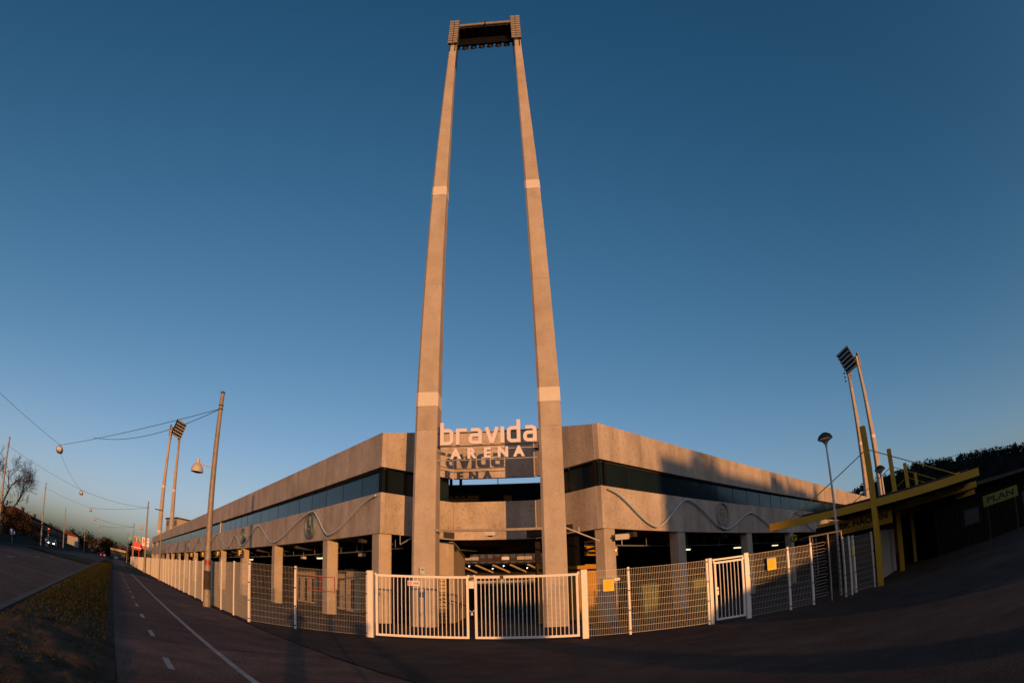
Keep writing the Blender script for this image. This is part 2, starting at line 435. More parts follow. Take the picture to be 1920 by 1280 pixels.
# glazing strips, each pane its own piece
def panes(P, n, s0, s1, step, rec=.30):
    s = s0; shared = {}
    while s < s1 - .3:
        e = min(s + step, s1)
        mb = MB(); a = P(s + .015); b = P(e - .015)
        tl = rs.uniform(-.3, .3); tw_ = n * rs.uniform(-.006, .006)
        mb.obb((a + b) / 2 - n * rec + UP * (Z1 + Z2) / 2, (b - a) / 2 + tw_, n * .02 + UP * tl * .0005, UP * (Z2 - Z1 + .1) / 2)
        mb.build('glass_pane', M['glass'], arena); s = e
        if s < s1 - .4:
            mb = MB(); mb.obb(P(s) - n * (rec - .012) + UP * (Z1 + Z2) / 2, (b - a).normalized() * .016, n * .018, UP * (Z2 - Z1 + .08) / 2); mb.build('mullion', M['mullion_paint'], arena)
panes(Lp, nL, .25, 143, 2.37); panes(Rp, nR, .25, 85.5, 2.35)
for P, n, s1 in ((Lp, nL, 143), (Rp, nR, 85.5)):
    mb = MB(); mb.span(P(.1, -.42), P(s1, -.42), Z1 - .06, Z2 + .06, .10); mb.build('glazing_back', M['black_paint'], arena)
    mb = MB(); mb.span(P(.25, -.30), P(s1, -.30), Z2 - .045, Z2 + .03, .12); mb.build('glazing_head', M['glass_frame'], arena)
    mb = MB(); mb.span(P(.1, -.24), P(s1, -.24), Z3 - .30, Z3 - .02, 4.0, 0)
mb = MB(); mb.span(Lp(38.2, -.2), Lp(38.6, -.2), Z1, Z2, .05); mb.build('mullion', M['white_paint'], arena)
for a, b in ((cl, BK_L), (BK_R, cr)):
    d = (b - a).normalized(); n = Vector((-d.y, d.x, 0)); n = n if n.y > 0 else -n
    L = (b - a).length; k = 2
    for i in range(k):
        p = a + d * (L * i / k + .02) + n * .35; q = a + d * (L * (i + 1) / k - .02) + n * .35
        mb = MB(); mb.span(p, q, Z1 - .05, Z2 + .05, .03); mb.build('glass_pane', M['glass'], arena)
    mb = MB(); mb.span(a + n * .6, b + n * .6, Z1 - .05, Z2 + .05, .1); mb.build('glazing_back', M['black_paint'], arena)
# roofs of the galleries, black wall put in for the dark void behind the entrance (sky shows above it)
mb = MB(); mb.prism([Lp(.3, -.3).xy, Lp(143, -.3).xy, Lp(143, -4.2).xy, Lp(.3, -3.9).xy], Z3 - .35, Z3 - .15); mb.build('roof_slab', M['roof_dark'], arena)
mb = MB(); mb.prism([Rp(.3, -.3).xy, Rp(85.5, -.3).xy, Rp(85.5, -4.2).xy, Rp(.3, -3.9).xy], Z3 - .36, Z3 - .16); mb.build('roof_slab', M['roof_dark'], arena)
for P, s1, n in ((Lp, 143, nL), (Rp, 85.5, nR)):
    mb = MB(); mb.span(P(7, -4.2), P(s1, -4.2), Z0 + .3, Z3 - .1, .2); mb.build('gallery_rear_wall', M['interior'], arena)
mb = MB(); mb.span((-4.6, 31.6), (2.9, 31.2), 4.45, 7.42, .2); mb.build('void_wall', M['black_paint'], arena)  # black stands for the unlit void of the stand
for x in (-3.62, -3.42, -2.9, -.93): 
    mb = MB(); mb.span((x - .02 if x > -1 else x - .09, 31.2), (x + .02 if x > -1 else x + .06, 31.2), 7.2, 7.9, .1); mb.build('handrail_post', M['black_paint'], arena)
# ceilings (underside of the stands), beams
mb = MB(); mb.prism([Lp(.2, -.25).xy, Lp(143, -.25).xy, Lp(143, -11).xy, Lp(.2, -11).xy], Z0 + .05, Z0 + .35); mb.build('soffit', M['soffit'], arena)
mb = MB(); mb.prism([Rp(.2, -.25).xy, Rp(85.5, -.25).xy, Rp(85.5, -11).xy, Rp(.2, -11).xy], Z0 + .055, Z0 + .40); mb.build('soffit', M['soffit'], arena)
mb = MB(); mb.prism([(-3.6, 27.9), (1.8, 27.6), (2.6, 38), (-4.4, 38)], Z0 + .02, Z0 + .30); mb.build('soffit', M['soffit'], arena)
# rear walls of the undercroft
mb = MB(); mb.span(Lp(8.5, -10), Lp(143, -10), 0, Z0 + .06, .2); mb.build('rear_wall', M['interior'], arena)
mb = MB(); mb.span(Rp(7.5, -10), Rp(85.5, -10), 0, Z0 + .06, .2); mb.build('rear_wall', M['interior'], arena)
mb = MB(); mb.span(Lp(143, 0), Lp(143, -11), 0, Z3, .2); mb.build('end_wall', M['concrete'], arena)
mb = MB(); mb.span(Rp(85.5, 0), Rp(85.5, -11), 0, Z3, .2); mb.build('end_wall', M['concrete'], arena)
mb = MB(); mb.span((.98, 28.2), (1.25, 38.2), 0, Z0 + .1, .25); mb.build('passage_wall', M['interior'], arena)
# columns (chamfered corners)
def column(p, d, n, w_, dep, z1):
    mb = MB(); c = .05; a, b = w_, dep
    loc = [(0, -c), (0, -b + c), (c, -b), (a - c, -b), (a, -b + c), (a, -c), (a - c, 0), (c, 0)]
    mb.prism([(p + d * x + n * y).xy for x, y in loc], 0, z1)
    mb.build('column', M['column_concrete'], arena)
for s in [.17, 6.35] + [16.5 + 10.1 * k for k in range(13)]: column(Lp(s, -.06), dL, nL, .78, .62, Z0 + .06)
for s in [.2, 6.45] + [15.7 + 9.1 * k for k in range(8)]: column(Rp(s, -.06), dR, nR, .76, .56, Z0 + .06)
# joists under the soffit
for k in range(26): 
    mb = MB(); p = Lp(3 + k * 5); mb.obb(p - nL * 5.3 + UP * (Z0 - .10), dL * .16, nL * 4.9, UP * .15); mb.build('ceiling_beam', M['soffit'], arena)
for k in range(17):
    mb = MB(); p = Rp(3 + k * 5); mb.obb(p - nR * 5.3 + UP * (Z0 - .10), dR * .16, nR * 4.9, UP * .15); mb.build('ceiling_beam', M['soffit'], arena)
# pipes under the soffit
for P, s1, o in ((Lp, 60, -1.6), (Rp, 50, -1.7)):
    mb = MB(); mb.tube([P(.9, o, 3.52), P(s1, o, 3.52)], .035, 8); mb.build('conduit', M['grey_steel'], arena, smooth=40)
    for k in range(int(s1 / 2.2)):
        mb = MB(); mb.tube([P(1.6 + k * 2.2, o, 3.5), P(1.6 + k * 2.2, o, Z0 + .1)], .015, 5); mb.build('pipe_hanger', M['grey_steel'], arena)
# entrance room on the left of the passage: lit wall, door, return wall
mb = MB()
a = CL + dR * 1.9 - nL * .3; b = BK_L + Vector((.0, .10, 0))
room = thing('gatehouse', ((a + b) / 2), 'bare concrete gatehouse with a barred door behind the left tower leg', 'gatehouse')
d = (b - a).normalized(); n = Vector((-d.y, d.x, 0)); L = (b - a).length; d0 = L - 1.28; d1 = L - .28
for (x0, x1, z0, z1) in ((0, d0, 0, 3.9), (d1, L, 0, 3.9), (d0, d1, 2.3, 3.9)):
    mb = MB(); mb.obb(a + d * (x0 + x1) / 2 + n * .1 + UP * (z0 + z1) / 2, d * (x1 - x0) / 2, n * .1, UP * (z1 - z0) / 2); mb.build('wall', M['column_concrete'], room)
mb = MB(); mb.obb(a + d * (d0 + d1) / 2 + n * .14 + UP * 1.12, d * (d1 - d0) / 2 - d * .05, n * .02, UP * 1.12); dr = mb.build('door', M['beige_board'], room)
for k in range(13):
    mb = MB(); mb.obb(a + d * (d0 + d1) / 2 + n * .10 + UP * (.15 + .17 * k), d * .42, n * .012, UP * .018); mb.build('door_slat', M['dark_steel'], dr)
for x0, x1, z0, z1 in ((d0, d0 + .06, 0, 2.3), (d1 - .06, d1, 0, 2.3), (d0 + .06, d1 - .06, 2.22, 2.3)):
    mb = MB(); mb.obb(a + d * (x0 + x1) / 2 + n * .06 + UP * (z0 + z1) / 2, d * (x1 - x0) / 2, n * .07, UP * (z1 - z0) / 2); mb.build('door_frame', M['dark_steel'], room)
e = Vector((-2.98, 34.2, 0))
mb = MB(); mb.span(b, e, 0, 3.95, .2, -1); mb.build('wall', M['column_concrete'], room)
# handrail in front of it
rail = thing('handrail', (-3.0, 26.2, 0), 'dark bent handrail on the gatehouse steps behind the gate', 'handrail')
mb = MB(); mb.tube([(-3.35, 26.2, 1.25), (-2.9, 26.3, 1.1), (-2.3, 26.9, .85), (-2.05, 27.2, .2)], .03, 6); mb.build('rail', M['dark_steel'], rail, smooth=40)
for p in ((-3.3, 26.2, 1.22), (-2.6, 26.6, .97)):
    mb = MB(); mb.tube([p, (p[0], p[1], 0)], .025, 6); mb.build('rail_post', M['dark_steel'], rail, smooth=40)
# ochre kiosk under the right stand
ko = thing('ochre_kiosk', (4.3, 28.3, 0), 'ochre painted kiosk under the stand behind the right tower leg', 'kiosk')
p0 = CR - nR * 3.4 + dR * -.2; p1 = CR - nR * 3.4 + dR * 4.6
mb = MB(); mb.span(p0, p1, 0, 2.75, .15, -1); mb.build('wall', M['ochre'], ko)
mb = MB(); mb.span(p0 + nR * .05, p1 + nR * .05, 2.42, 2.52, .12, -1); mb.build('dark_rail', M['dark_steel'], ko)
mb = MB(); mb.span(p0 + nR * .06 + dR * 2.0, p0 + nR * .06 + dR * 2.9, .02, 2.1, .05); dd = mb.build('door', M['ochre'], ko)
mb = MB(); mb.obb(p0 + nR * .12 + dR * 2.1 + UP * 1.05, dR * .06, nR * .02, UP * .015); mb.build('handle', M['dark_steel'], dd)
mb = MB(); mb.span(CR - nR * 3.0 + dR * 1.6, CR - nR * 3.0 + dR * 5.2, 3.15, 3.62, .1); mb.build('fascia_board', M['ochre'], ko)
mb = MB(); mb.obb(CR - nR * 2.9 + dR * 2.6 + UP * 3.4, dR * .9 + UP * .2, nR * .04, UP * .06 - dR * .013); mb.build('brace', M['dark_steel'], ko)
mb = MB(); mb.span(CR - nR * 2.2 + dR * .45, CR - nR * 2.2 + dR * 1.15, 2.6, 3.9, .6); mb.build('duct', M['black_paint'], ko)
# maroon board between corner column and tower leg
mb = MB(); mb.span((-6.5, 28.7), (-4.9, 28.3), 0.02, 2.3, .1)
tag(mb.build('maroon_board', M['maroon']), 'dark maroon board wall behind the left corner column', 'board')
# white shutters / sheds under the left stand
sh = [(11.2, 13.7, 3.4, 2.35, 'tall beige shed beside the second column of the left stand'), (8.2, 10.2, 3.0, 2.45, 'beige shed with a lifted hatch under the left stand'), (18.5, 23.5, 4.2, 2.5, 'long pale shed with dark slot doors under the left stand'), (5.2, 6.0, 4.3, 1.95, 'narrow beige vending hut nearest the red framed column')]
for s0, s1, dep, hh, lab in sh:
    t = thing('shed', Lp((s0 + s1) / 2, -dep), lab, 'shed', 'sheds under the left stand')
    mb = MB(); mb.obb(Lp((s0 + s1) / 2, -dep - .7, hh / 2 + .08), dL * (s1 - s0) / 2, nL * .9, UP * (hh / 2 - .0)); mb.build('body', M['beige_board'], t)
    mb = MB(); mb.obb(Lp((s0 + s1) / 2, -dep - .7, hh + .16), dL * ((s1 - s0) / 2 + .08), nL * 1.0, UP * .07); mb.build('roof', M['roof_dark'], t)
    nd = max(1, int((s1 - s0) / 1.6))
    for k in range(nd):
        c = s0 + (k + .5) * (s1 - s0) / nd
        mb = MB(); mb.obb(Lp(c, -dep + .215, 1.15), dL * .22, nL * .02, UP * .9); mb.build('door', M['interior'], t)
    mb = MB(); mb.obb(Lp(s0 - .005, -dep - .7, 1.2), dL * .02, nL * .35, UP * .95); mb.build('end_panel', M['beige_board'], t)
    mb = MB(); mb.obb(Lp((s0 + s1) / 2, -dep + .25, hh - .28), dL * (s1 - s0) * .45, nL * .03, UP * .05); mb.build('hatch_rail', M['dark_steel'], t)
# green bins behind the right fence
for i, (x, y, lab) in enumerate(((4.75, 21.6, 'green wheeled bin nearest the footgate behind the fence'), (6.9, 22.3, 'green wheeled bin farther right behind the fence'))):
    t = thing('wheeled_bin', (x, y, 0), lab, 'bin', 'green bins behind the fence')
    mb = MB(); mb.loft([[Vector((x + sx * q, y + sy * q2, z)) for sx, sy in ((-1, -1), (1, -1), (1, 1), (-1, 1))] for q, q2, z in ((.24, .27, .12), (.30, .36, 1.35))]); mb.build('body', bpy.data.materials.get('bin_green') or mat('bin_green', (.07, .085, .006), .6), t)
    mb = MB(); mb.loft([[Vector((x + sx * q, y + sy * q2, z)) for sx, sy in ((-1, -1), (1, -1), (1, 1), (-1, 1))] for q, q2, z in ((.32, .39, 1.36), (.32, .39, 1.42), (.22, .3, 1.52))]); mb.build('lid', M['bin_green'], t)
    for sx in (-1, 1):
        mb = MB(); mb.lathe((x + sx * .27, y - .25, .12), [(.12, -.03), (.12, .03)], 12, (1, 0, 0)); mb.build('wheel', M['tyre'], t, smooth=40)

# ------------------------------------------------------------------ wave tubes and medallions on the lower bands
def wave(P, n, ext, label):
    t = thing('wave_tube', P(ext[0][0], .1, ext[0][1]), label, 'wave ornament', 'wave tubes on the lower wall')
    pts = []
    for (s0, z0), (s1, z1) in zip(ext[:-1], ext[1:]):
        k = 14
        for i in range(k):
            u = i / k; c = (1 - math.cos(math.pi * u)) / 2; c = .25 * u + .75 * c
            pts.append(P(s0 + (s1 - s0) * u, .13, z0 + (z1 - z0) * c))
    pts.append(P(ext[-1][0], .13, ext[-1][1]))
    mb = MB(); mb.tube(pts, .05, 8); mb.build('tube', M['blue_tube'], t, smooth=50)
    for (s, z) in ext:
        mb = MB(); mb.tube([P(s, 0.0, z), P(s, .12, z)], .03, 6); mb.build('bracket', M['grey_steel'], t)
wave(Rp, nR, [(.39, 5.70), (4.07, 4.19), (7.37, 5.72), (11.88, 4.21), (16.17, 5.34), (21.2, 4.22), (26, 5.7), (31, 4.2), (35.5, 5.5), (40, 4.2)], 'pale blue steel tube in waves along the right stand')
wave(Lp, nL, [(.27, 5.72), (5.83, 4.24), (8.44, 5.74), (16.42, 4.19), (20.81, 5.64), (26.22, 4.22), (29.24, 5.2), (32.17, 4.2), (38.2, 5.72), (45, 4.2), (51, 5.7), (57, 4.2), (62, 5.4), (67, 4.2), (73, 5.7), (80, 4.2), (86, 5.7), (93, 4.2)], 'pale blue steel tube in waves along the left stand')
def medallion(P, n, d, s, z, r, m, label, fig):
    c = P(s, 0, z)
    t = thing('medallion', c, label, 'medallion', 'round reliefs on the arena wall')
    mb = MB(); mb.lathe(c, [(r * .97, .0), (r * .97, .03), (r * .9, .035), (0.01, .04)], 32, n); mb.build('disc', m, t, smooth=50)
    mb = MB(); prof = []
    ring = []
    a = n.cross(UP).normalized()
    for k in range(40):
        an = 2 * math.pi * k / 40; e = a * math.cos(an) + UP * math.sin(an)
        ring.append([c + e * (r * rr) + n * h for rr, h in ((.89, .03), (.91, .15), (1.0, .15), (1.02, .0))])
    mb.loft(ring + [ring[0]], cap=False); mb.build('rim', m, t, smooth=50)
    for (path, w0, w1) in fig:
        mb = MB(); mb.tube([c + a * x * r + UP * y * r + n * .07 for x, y in path], w0 * r, 6, w1 * r); mb.build('relief_figure', m, t, smooth=60)
two = [([(-.25, .62), (-.25, .5)], .10, .10), ([(-.27, .45), (-.3, .0)], .13, .11), ([(-.3, 0), (-.36, -.75)], .08, .05), ([(-.28, 0), (-.2, -.7)], .08, .05), ([(-.2, .4), (.05, .2)], .05, .04),
       ([(.22, .55), (.22, .45)], .09, .09), ([(.22, .38), (.2, -.02)], .12, .10), ([(.2, 0), (.14, -.72)], .08, .05), ([(.22, 0), (.32, -.7)], .08, .05), ([(.3, .35), (.5, .1)], .05, .04)]
run = [([(.0, .66), (.0, .55)], .10, .10), ([(0, .5), (-.05, .05)], .14, .11), ([(-.05, .05), (-.4, -.2), (-.45, -.6)], .09, .05), ([(-.02, .05), (.3, -.15), (.25, -.65)], .09, .05), ([(0, .45), (.4, .35), (.5, .6)], .06, .04), ([(0, .45), (-.4, .3), (-.55, .05)], .06, .04)]
medallion(Rp, nR, dR, 11.75, 5.03, .78, M['relief_clay'], 'grey green round relief of two figures on the right stand', two)
medallion(Lp, nL, dL, 8.95, 4.96, .78, M['relief_metal'], 'dark metal round relief nearest the corner on the left stand', run)
medallion(Lp, nL, dL, 26.2, 4.98, .74, M['relief_metal'], 'second round relief from the corner on the left stand', run)
medallion(Lp, nL, dL, 62.0, 4.96, .74, M['relief_metal'], 'farthest round relief on the left stand', run)

# ------------------------------------------------------------------ lamps under the stands
def tube_lamp(P, d, n, s, o, label):
    t = thing('tube_lamp', P(s, o, 3.30), label, 'lamp', 'fluorescent lamps under the stands')
    mb = MB(); mb.obb(P(s, o, 3.37), d * .68, n * .09, UP * .035); mb.build('housing', M['lamp_housing'], t)
    mb = MB(); mb.obb(P(s, o, 3.30), d * .62, n * .06, UP * .03); mb.build('diffuser', M['lamp_lit'], t)
    mb = MB(); mb.tube([P(s, o, 3.4), P(s, o, 4.06)], .012, 5); mb.build('hanger', M['grey_steel'], t)
nm = ['nearest the corner column', 'second from the corner', 'third from the corner', 'fourth from the corner', 'fifth from the corner', 'sixth from the corner']
for k, s in enumerate((3.4, 12.2, 21.5, 31.0)): tube_lamp(Lp, dL, nL, s, -1.9, 'lit tube lamp under the left stand, ' + nm[k])
for k, s in enumerate((2.9, 10.4, 18.2, 26.0)): tube_lamp(Rp, dR, nR, s, -1.9, 'lit tube lamp under the right stand, ' + nm[k])
for k, (P, d, n, s) in enumerate(((Lp, dL, nL, 5.1), (Lp, dL, nL, 9.8), (Lp, dL, nL, 14.5), (Rp, dR, nR, 1.75))):
    t = thing('speaker_box', P(s, -1.5, 3.3), ['pale loudspeaker box under the left stand, nearest the corner', 'pale loudspeaker box over the sheds of the left stand', 'pale loudspeaker box farthest along the left stand', 'pale loudspeaker box beside the camera of the right stand'][k], 'loudspeaker', 'loudspeakers under the stands')
    mb = MB(); mb.obb(P(s, -1.5, 3.32), d * .22, n * .12, UP * .08); mb.build('case', M['lamp_housing'], t)
    mb = MB(); mb.tube([P(s, -1.5, 3.4), P(s, -1.5, 4.06)], .014, 5); mb.build('hanger', M['grey_steel'], t)
# letter boards F and G
def board(P, n, d, s, o, z, ch, label, rnd=False):
    ux = d if P is Rp else -d
    t = thing('letter_sign', P(s, o, z), label, 'sign', 'gate letter signs')
    mb = MB()
    if rnd: mb.lathe(P(s, o, z), [(.30, -.03), (.30, .03)], 24, -d if P is Lp else -d)
    else: mb.obb(P(s, o, z), n * .30, d * .03, UP * .33)
    mb.build('plate', M['ink'], t)
    f = -d
    uxx = f.cross(UP) * -1
    lettering('letter', ch, .62, P(s, o, z) + f * .031, uxx, UP, M['notice_yellow'], t, .006, .012)
for k, (s, ch, lab) in enumerate(((26.1, 'F', 'black board with yellow letter F on the fourth left column'), (36.5, 'F', 'black board with yellow letter F on the fifth left column'), (46.5, 'E', 'small yellow lettered board on the sixth left column'), (56.6, 'E', 'small yellow lettered board on the seventh left column'))):
    board(Lp, nL, dL, s, .30 if k < 4 else 0, 3.55, ch, lab)
board(Rp, nR, dR, 24.5, .32, 3.50, 'G', 'round black sign with yellow letter G on the fourth right column', True)
# surveillance camera on the right corner column
cp = Rp(.55, .1, 3.62)
t = thing('security_camera', cp, 'grey security camera housing on the right corner column', 'camera')
mb = MB(); mb.obb(cp + nR * .28 + dR * .25, (dR * .55 + nR * .8).normalized() * .28, UP * .12, (dR * .8 - nR * .55).normalized() * .13); mb.build('housing', M['lamp_housing'], t)
mb = MB(); mb.obb(cp + nR * .28 + dR * .25 + UP * .13, (dR * .55 + nR * .8).normalized() * .32, UP * .015, (dR * .8 - nR * .55).normalized() * .15); mb.build('sunshield', M['dark_steel'], t)
mb = MB(); mb.lathe(cp + nR * .28 + dR * .25 + (dR * .55 + nR * .8).normalized() * .28, [(.09, 0), (.09, .04), (.05, .045)], 14, (dR * .55 + nR * .8)); mb.build('lens', M['ochre'], t, smooth=40)
mb = MB(); mb.tube([cp - nR * .1, cp + nR * .25 + dR * .1], .035, 6); mb.build('arm', M['dark_steel'], t)

# ------------------------------------------------------------------ floodlight towers
TW = 5.29
def tower_tree():
    t = thing('floodlight_tower', (0, 0, 0), 'tower', 'floodlight tower', 'floodlight towers of the arena')
    prof = {-1: [(0, -2.66), (10, -2.56), (21.4, -2.47), (34.3, -2.36), (36.6, -2.34)], 1: [(0, 2.63), (10, 2.64), (21.4, 2.38), (34.3, 1.94), (36.6, 1.90)]}
    def wid(z): 
        for (z0, a, b), (z1, c, d_) in zip(WT[:-1], WT[1:]):
            if z <= z1: u = (z - z0) / (z1 - z0); return a + (c - a) * u, b + (d_ - b) * u
        return WT[-1][1:]
    WT = [(0, .98, 1.12), (10, .95, 1.05), (21.4, .76, .80), (34.3, .44, .46), (36.7, .40, .42)]
    def cx(side, z):
        pr = prof[side]
        for (z0, x0), (z1, x1) in zip(pr[:-1], pr[1:]):
            if z <= z1: return x0 + (x1 - x0) * (z - z0) / (z1 - z0)
        return pr[-1][1]
    def ring(side, z, g=0.0):
        a, b = wid(z); a = a / 2 + g; b = b / 2 + g; c = a * .22; x = cx(side, z)
        return [Vector((x + p, q, z)) for p, q in ((-a + c, -b), (a - c, -b), (a, -b + c), (a, b - c), (a - c, b), (-a + c, b), (-a, b - c), (-a, -b + c))]
    for side in (-1, 1):
        cuts = [0, 8.35, 9.42, 10.05, 15.4, 20.85, 21.43, 27.6, 36.6]
        for z0, z1 in zip(cuts[:-1], cuts[1:]):
            band = (z0, z1) in ((9.42, 10.05), (20.85, 21.43))
            mb = MB(); g_ = .012 if band else 0
            zs = [z0 + (0 if band else .003), z0 + .02, z1 - .02, z1 - (0 if band else .003)]
            mb.loft([ring(side, zs[0], g_ if band else -.004), ring(side, zs[1], g_), ring(side, zs[2], g_), ring(side, zs[3], g_ if band else -.004)])
            o = mb.build('white_band' if band else 'leg_section', M['tower_band'] if band else M['tower_concrete'], t, smooth=20, local=True)
        # floodlight boxes on the outside face of the leg head
        for c_ in (-1, 1):
            for r_ in range(10):
                z = 34.55 + r_ * .29; x = cx(side, z) + c_ * .17
                mb = MB(); mb.obb((x, -.37, z), (.145, 0, 0), (0, .12, .02), (0, -.02, .085)); fl = mb.build('floodlight_box', M['pole_steel'], t, local=True)
        for x_ in (-.17, .17):
            mb = MB(); mb.tube([(cx(side, 34) + x_, -.29, 33.7), (cx(side, 37) + x_, -.27, 37.3)], .035, 5); mb.build('lamp_rail', M['dark_steel'], t, local=True)
        # ladder
        for x_ in (-.16, .16):
            mb = MB(); mb.tube([(cx(side, 30) - side * .3, x_ + .1, 32.0), (cx(side, 36) - side * .28, x_ + .1, 36.4)], .02, 5); mb.build('ladder_rail', M['dark_steel'], t, local=True)
        for k in range(14):
            z = 32.1 + k * .3
            mb = MB(); mb.tube([(cx(side, z) - side * .29, -.06, z), (cx(side, z) - side * .29, .26, z)], .012, 4); mb.build('ladder_rung', M['dark_steel'], t, local=True)
    xl, xr = -2.0, 1.6
    for x0, x1 in ((xl, -.22), (-.16, xr)):
        mb = MB(); mb.tube([(x0, -.25, 36.75), (x1, -.25, 36.75)], .13, 12); mb.build('cross_beam', M['pole_steel'], t, smooth=40, local=True)
    mb = MB(); mb.obb((-.19, -.25, 36.75), (.03, 0, 0), (0, .17, 0), (0, 0, .17)); mb.build('beam_flange', M['dark_steel'], t, local=True)
    # gantry deck and lamp frame leaning towards the pitch
    mb = MB(); mb.obb((-.2, .32, 36.58), (2.05, 0, 0), (0, .5, 0), (0, 0, .04)); mb.build('gantry_deck', M['dark_steel'], t, local=True)
    for k in range(9):
        mb = MB(); mb.obb((-2.2 + k * .5, .32, 36.50), (.03, 0, 0), (0, .5, 0), (0, 0, .05)); mb.build('deck_joist', M['dark_steel'], t, local=True)
    o0 = Vector((-.2, .98, 36.75)); vv = Vector((0, .36, .933)); nn = Vector((0, .933, -.36))
    mb = MB()
    for k in range(6): mb.obb(o0 + vv * (-1.95 + k * .78), (2.25, 0, 0), vv * .05, nn * .04)
    for k in range(5): mb.obb(o0 + Vector((-2.2 + k * 1.1, 0, 0)) - nn * .03, (.05, 0, 0), vv * 2.1, nn * .04)
    mb.build('lamp_frame', M['dark_steel'], t, local=True)['kind'] = 'stuff'
    mb = MB(); mb.obb(o0 - nn * .10, (2.3, 0, 0), vv * 2.15, nn * .02); mb.build('back_panel', M['black_paint'], t, local=True)
    for r_ in range(6):
        for c_ in range(8):
            c = o0 + vv * (-1.95 + r_ * .78) + Vector((-2.0 + c_ * .57, 0, 0)) + nn * .12
            ax = nn.copy()
            mb = MB(); mb.lathe(c, [(.06, -.16), (.16, -.06), (.235, .12), (.235, .15)], 10, ax); fl = mb.build('round_floodlight', M['dark_steel'], t, smooth=40, local=True)
            mb = MB(); mb.lathe(c, [(.215, .135), (.215, .165)], 10, ax); mb.build('lens', M['lamp_glass'], fl, local=True)
    for k in range(3):
        for side, xs in ((-1, -2.9), (1, 2.5)):
            if side == 1: 
                mb = MB(); mb.lathe((xs, .6, 33.6 + k * .8), [(.05, -.15), (.18, 0), (.2, .12)], 10, (0, .9, -.3)); mb.build('side_lamp', M['dark_steel'], t, smooth=40, local=True)
    return t
tw = tower_tree()
tw.location = (-1.12, 24.22, 0); tw.rotation_euler = (0, 0, R(-3.7))
tw['label'] = 'tall pale concrete floodlight tower on two legs at the entrance'
t2 = copy_tree(tw); t2.location = RD(151.5, -13.8); t2.rotation_euler = (0, 0, R(-92.5)); t2['label'] = 'distant floodlight tower rising over the far end of the left stand'
t3 = copy_tree(tw); t3.location = Rp(88.6, -3.2); t3.rotation_euler = (0, 0, R(87.5)); t3['label'] = 'distant floodlight tower behind the yellow canopy on the right'
for o in [x for x in bpy.data.objects if x.parent is tw and x.name.startswith('side_lamp')]: bpy.data.objects.remove(o)
# notice plates on the near tower
t = thing('notice_plate', (-3.72, 23.75, 2.35), 'small grey plate high on the left leg of the near tower', 'plate')
mb = MB(); mb.obb((-3.79, 23.71, 2.37), (.10, 0, 0), (0, .012, 0), (0, 0, .15)); mb.build('plate', M['zinc'], t)
mb = MB(); mb.obb((-3.77, 23.694, 2.42), (.05, 0, 0), (0, .003, 0), (0, 0, .02)); mb.build('print', M['ink'], t)

# ------------------------------------------------------------------ sign between the legs
SG = Vector((-1.1, 23.80, 0)); sx = Vector((math.cos(R(-3.7)), math.sin(R(-3.7)), 0)); sn = Vector((sx.y, -sx.x, 0))
sign = thing('arena_sign', SG + UP * 7.0, 'white free standing letters bravida ARENA hung between the tower legs', 'sign')
def stroke(mb, pts, w_, x0, z0, depth=.07, sh=0.0):
    """flat band of width w_ along a rounded polyline, extruded"""
    P2 = [Vector((p[0], p[1])) for p in pts]; n = len(P2); le = []; ri = []
    for i, p in enumerate(P2):
        a = (P2[i] - P2[i - 1]).normalized() if i else (P2[1] - P2[0]).normalized()
        b = (P2[i + 1] - P2[i]).normalized() if i < n - 1 else a
        t_ = (a + b).normalized(); nn = Vector((-t_.y, t_.x)); k = 1 / max(.5, nn.dot(Vector((-a.y, a.x))))
        le.append(p + nn * w_ / 2 * k); ri.append(p - nn * w_ / 2 * k)
    def q(p, f): return SG + sx * (x0 + p.x) + UP * (z0 + p.y) + sn * (f * depth + sh)
    rings = [[q(le[i], 1), q(ri[i], 1), q(ri[i], -1), q(le[i], -1)] for i in range(n)]
    mb.loft(rings)
def arc(cx, cy, r, a0, a1, k=5): return [(cx + r * math.cos(R(a0 + (a1 - a0) * i / k)), cy + r * math.sin(R(a0 + (a1 - a0) * i / k))) for i in range(k + 1)]
XH, AS, W_ = .70, .98, .15
h = W_ / 2; rr = .13
def loop(w, top=XH): # squarish bowl with rounded corners, open polyline closed back on itself
    a, b, c, d_ = h, h, w - h, top - h
    return arc(c - rr, d_ - rr, rr, 90, 0) + arc(c - rr, b + rr, rr, 0, -90)
letters = []
def L_b(): 
    w = .56; return [([(h, 0.0), (h, AS)], 0), ([(h, XH - h)] + loop(w) + [(h, h)], .003)], w
def L_r(): return [([(h, 0), (h, XH)], 0), ([(h, XH - h), (.46, XH - h)], .003)], .46
def L_a():
    w = .56; return [([(.10, XH - h)] + arc(w - h - rr, XH - h - rr, rr, 90, 0) + [(w - h, 0)], 0), ([(w - h, h)] + [(h + rr, h)] + arc(h + rr, h + rr, rr, 270, 180)[1:] + arc(h + rr, .40 - rr, rr, 180, 90) + [(w - h, .40)], .003)], w
def L_v(): return [([(h, XH), (.30, 0.02)], 0), ([(.60 - h, XH), (.30, 0.02)], .003)], .60
def L_i(): return [([(h, 0), (h, XH)], 0)], W_
def L_d():
    w = .56; return [([(w - h, 0), (w - h, AS)], 0), ([(w - h, XH - h), (h + rr, XH - h)] + arc(h + rr, XH - h - rr, rr, 90, 180)[1:] + arc(h + rr, h + rr, rr, 180, 270) + [(w - h, h)], .003)], w
x = -2.0
for fn in (L_b, L_r, L_a, L_v, L_i, L_d, L_a):
    st, wd = fn(); mb = MB()
    for pts, s_ in st: stroke(mb, pts, W_, x, 7.68 + (x + 2.02) * .012, .07, s_)
    mb.build('letter', M['sign_white'], sign); x += wd + .112 - (.05 if fn is L_v else 0) - (.04 if fn is L_r else 0)
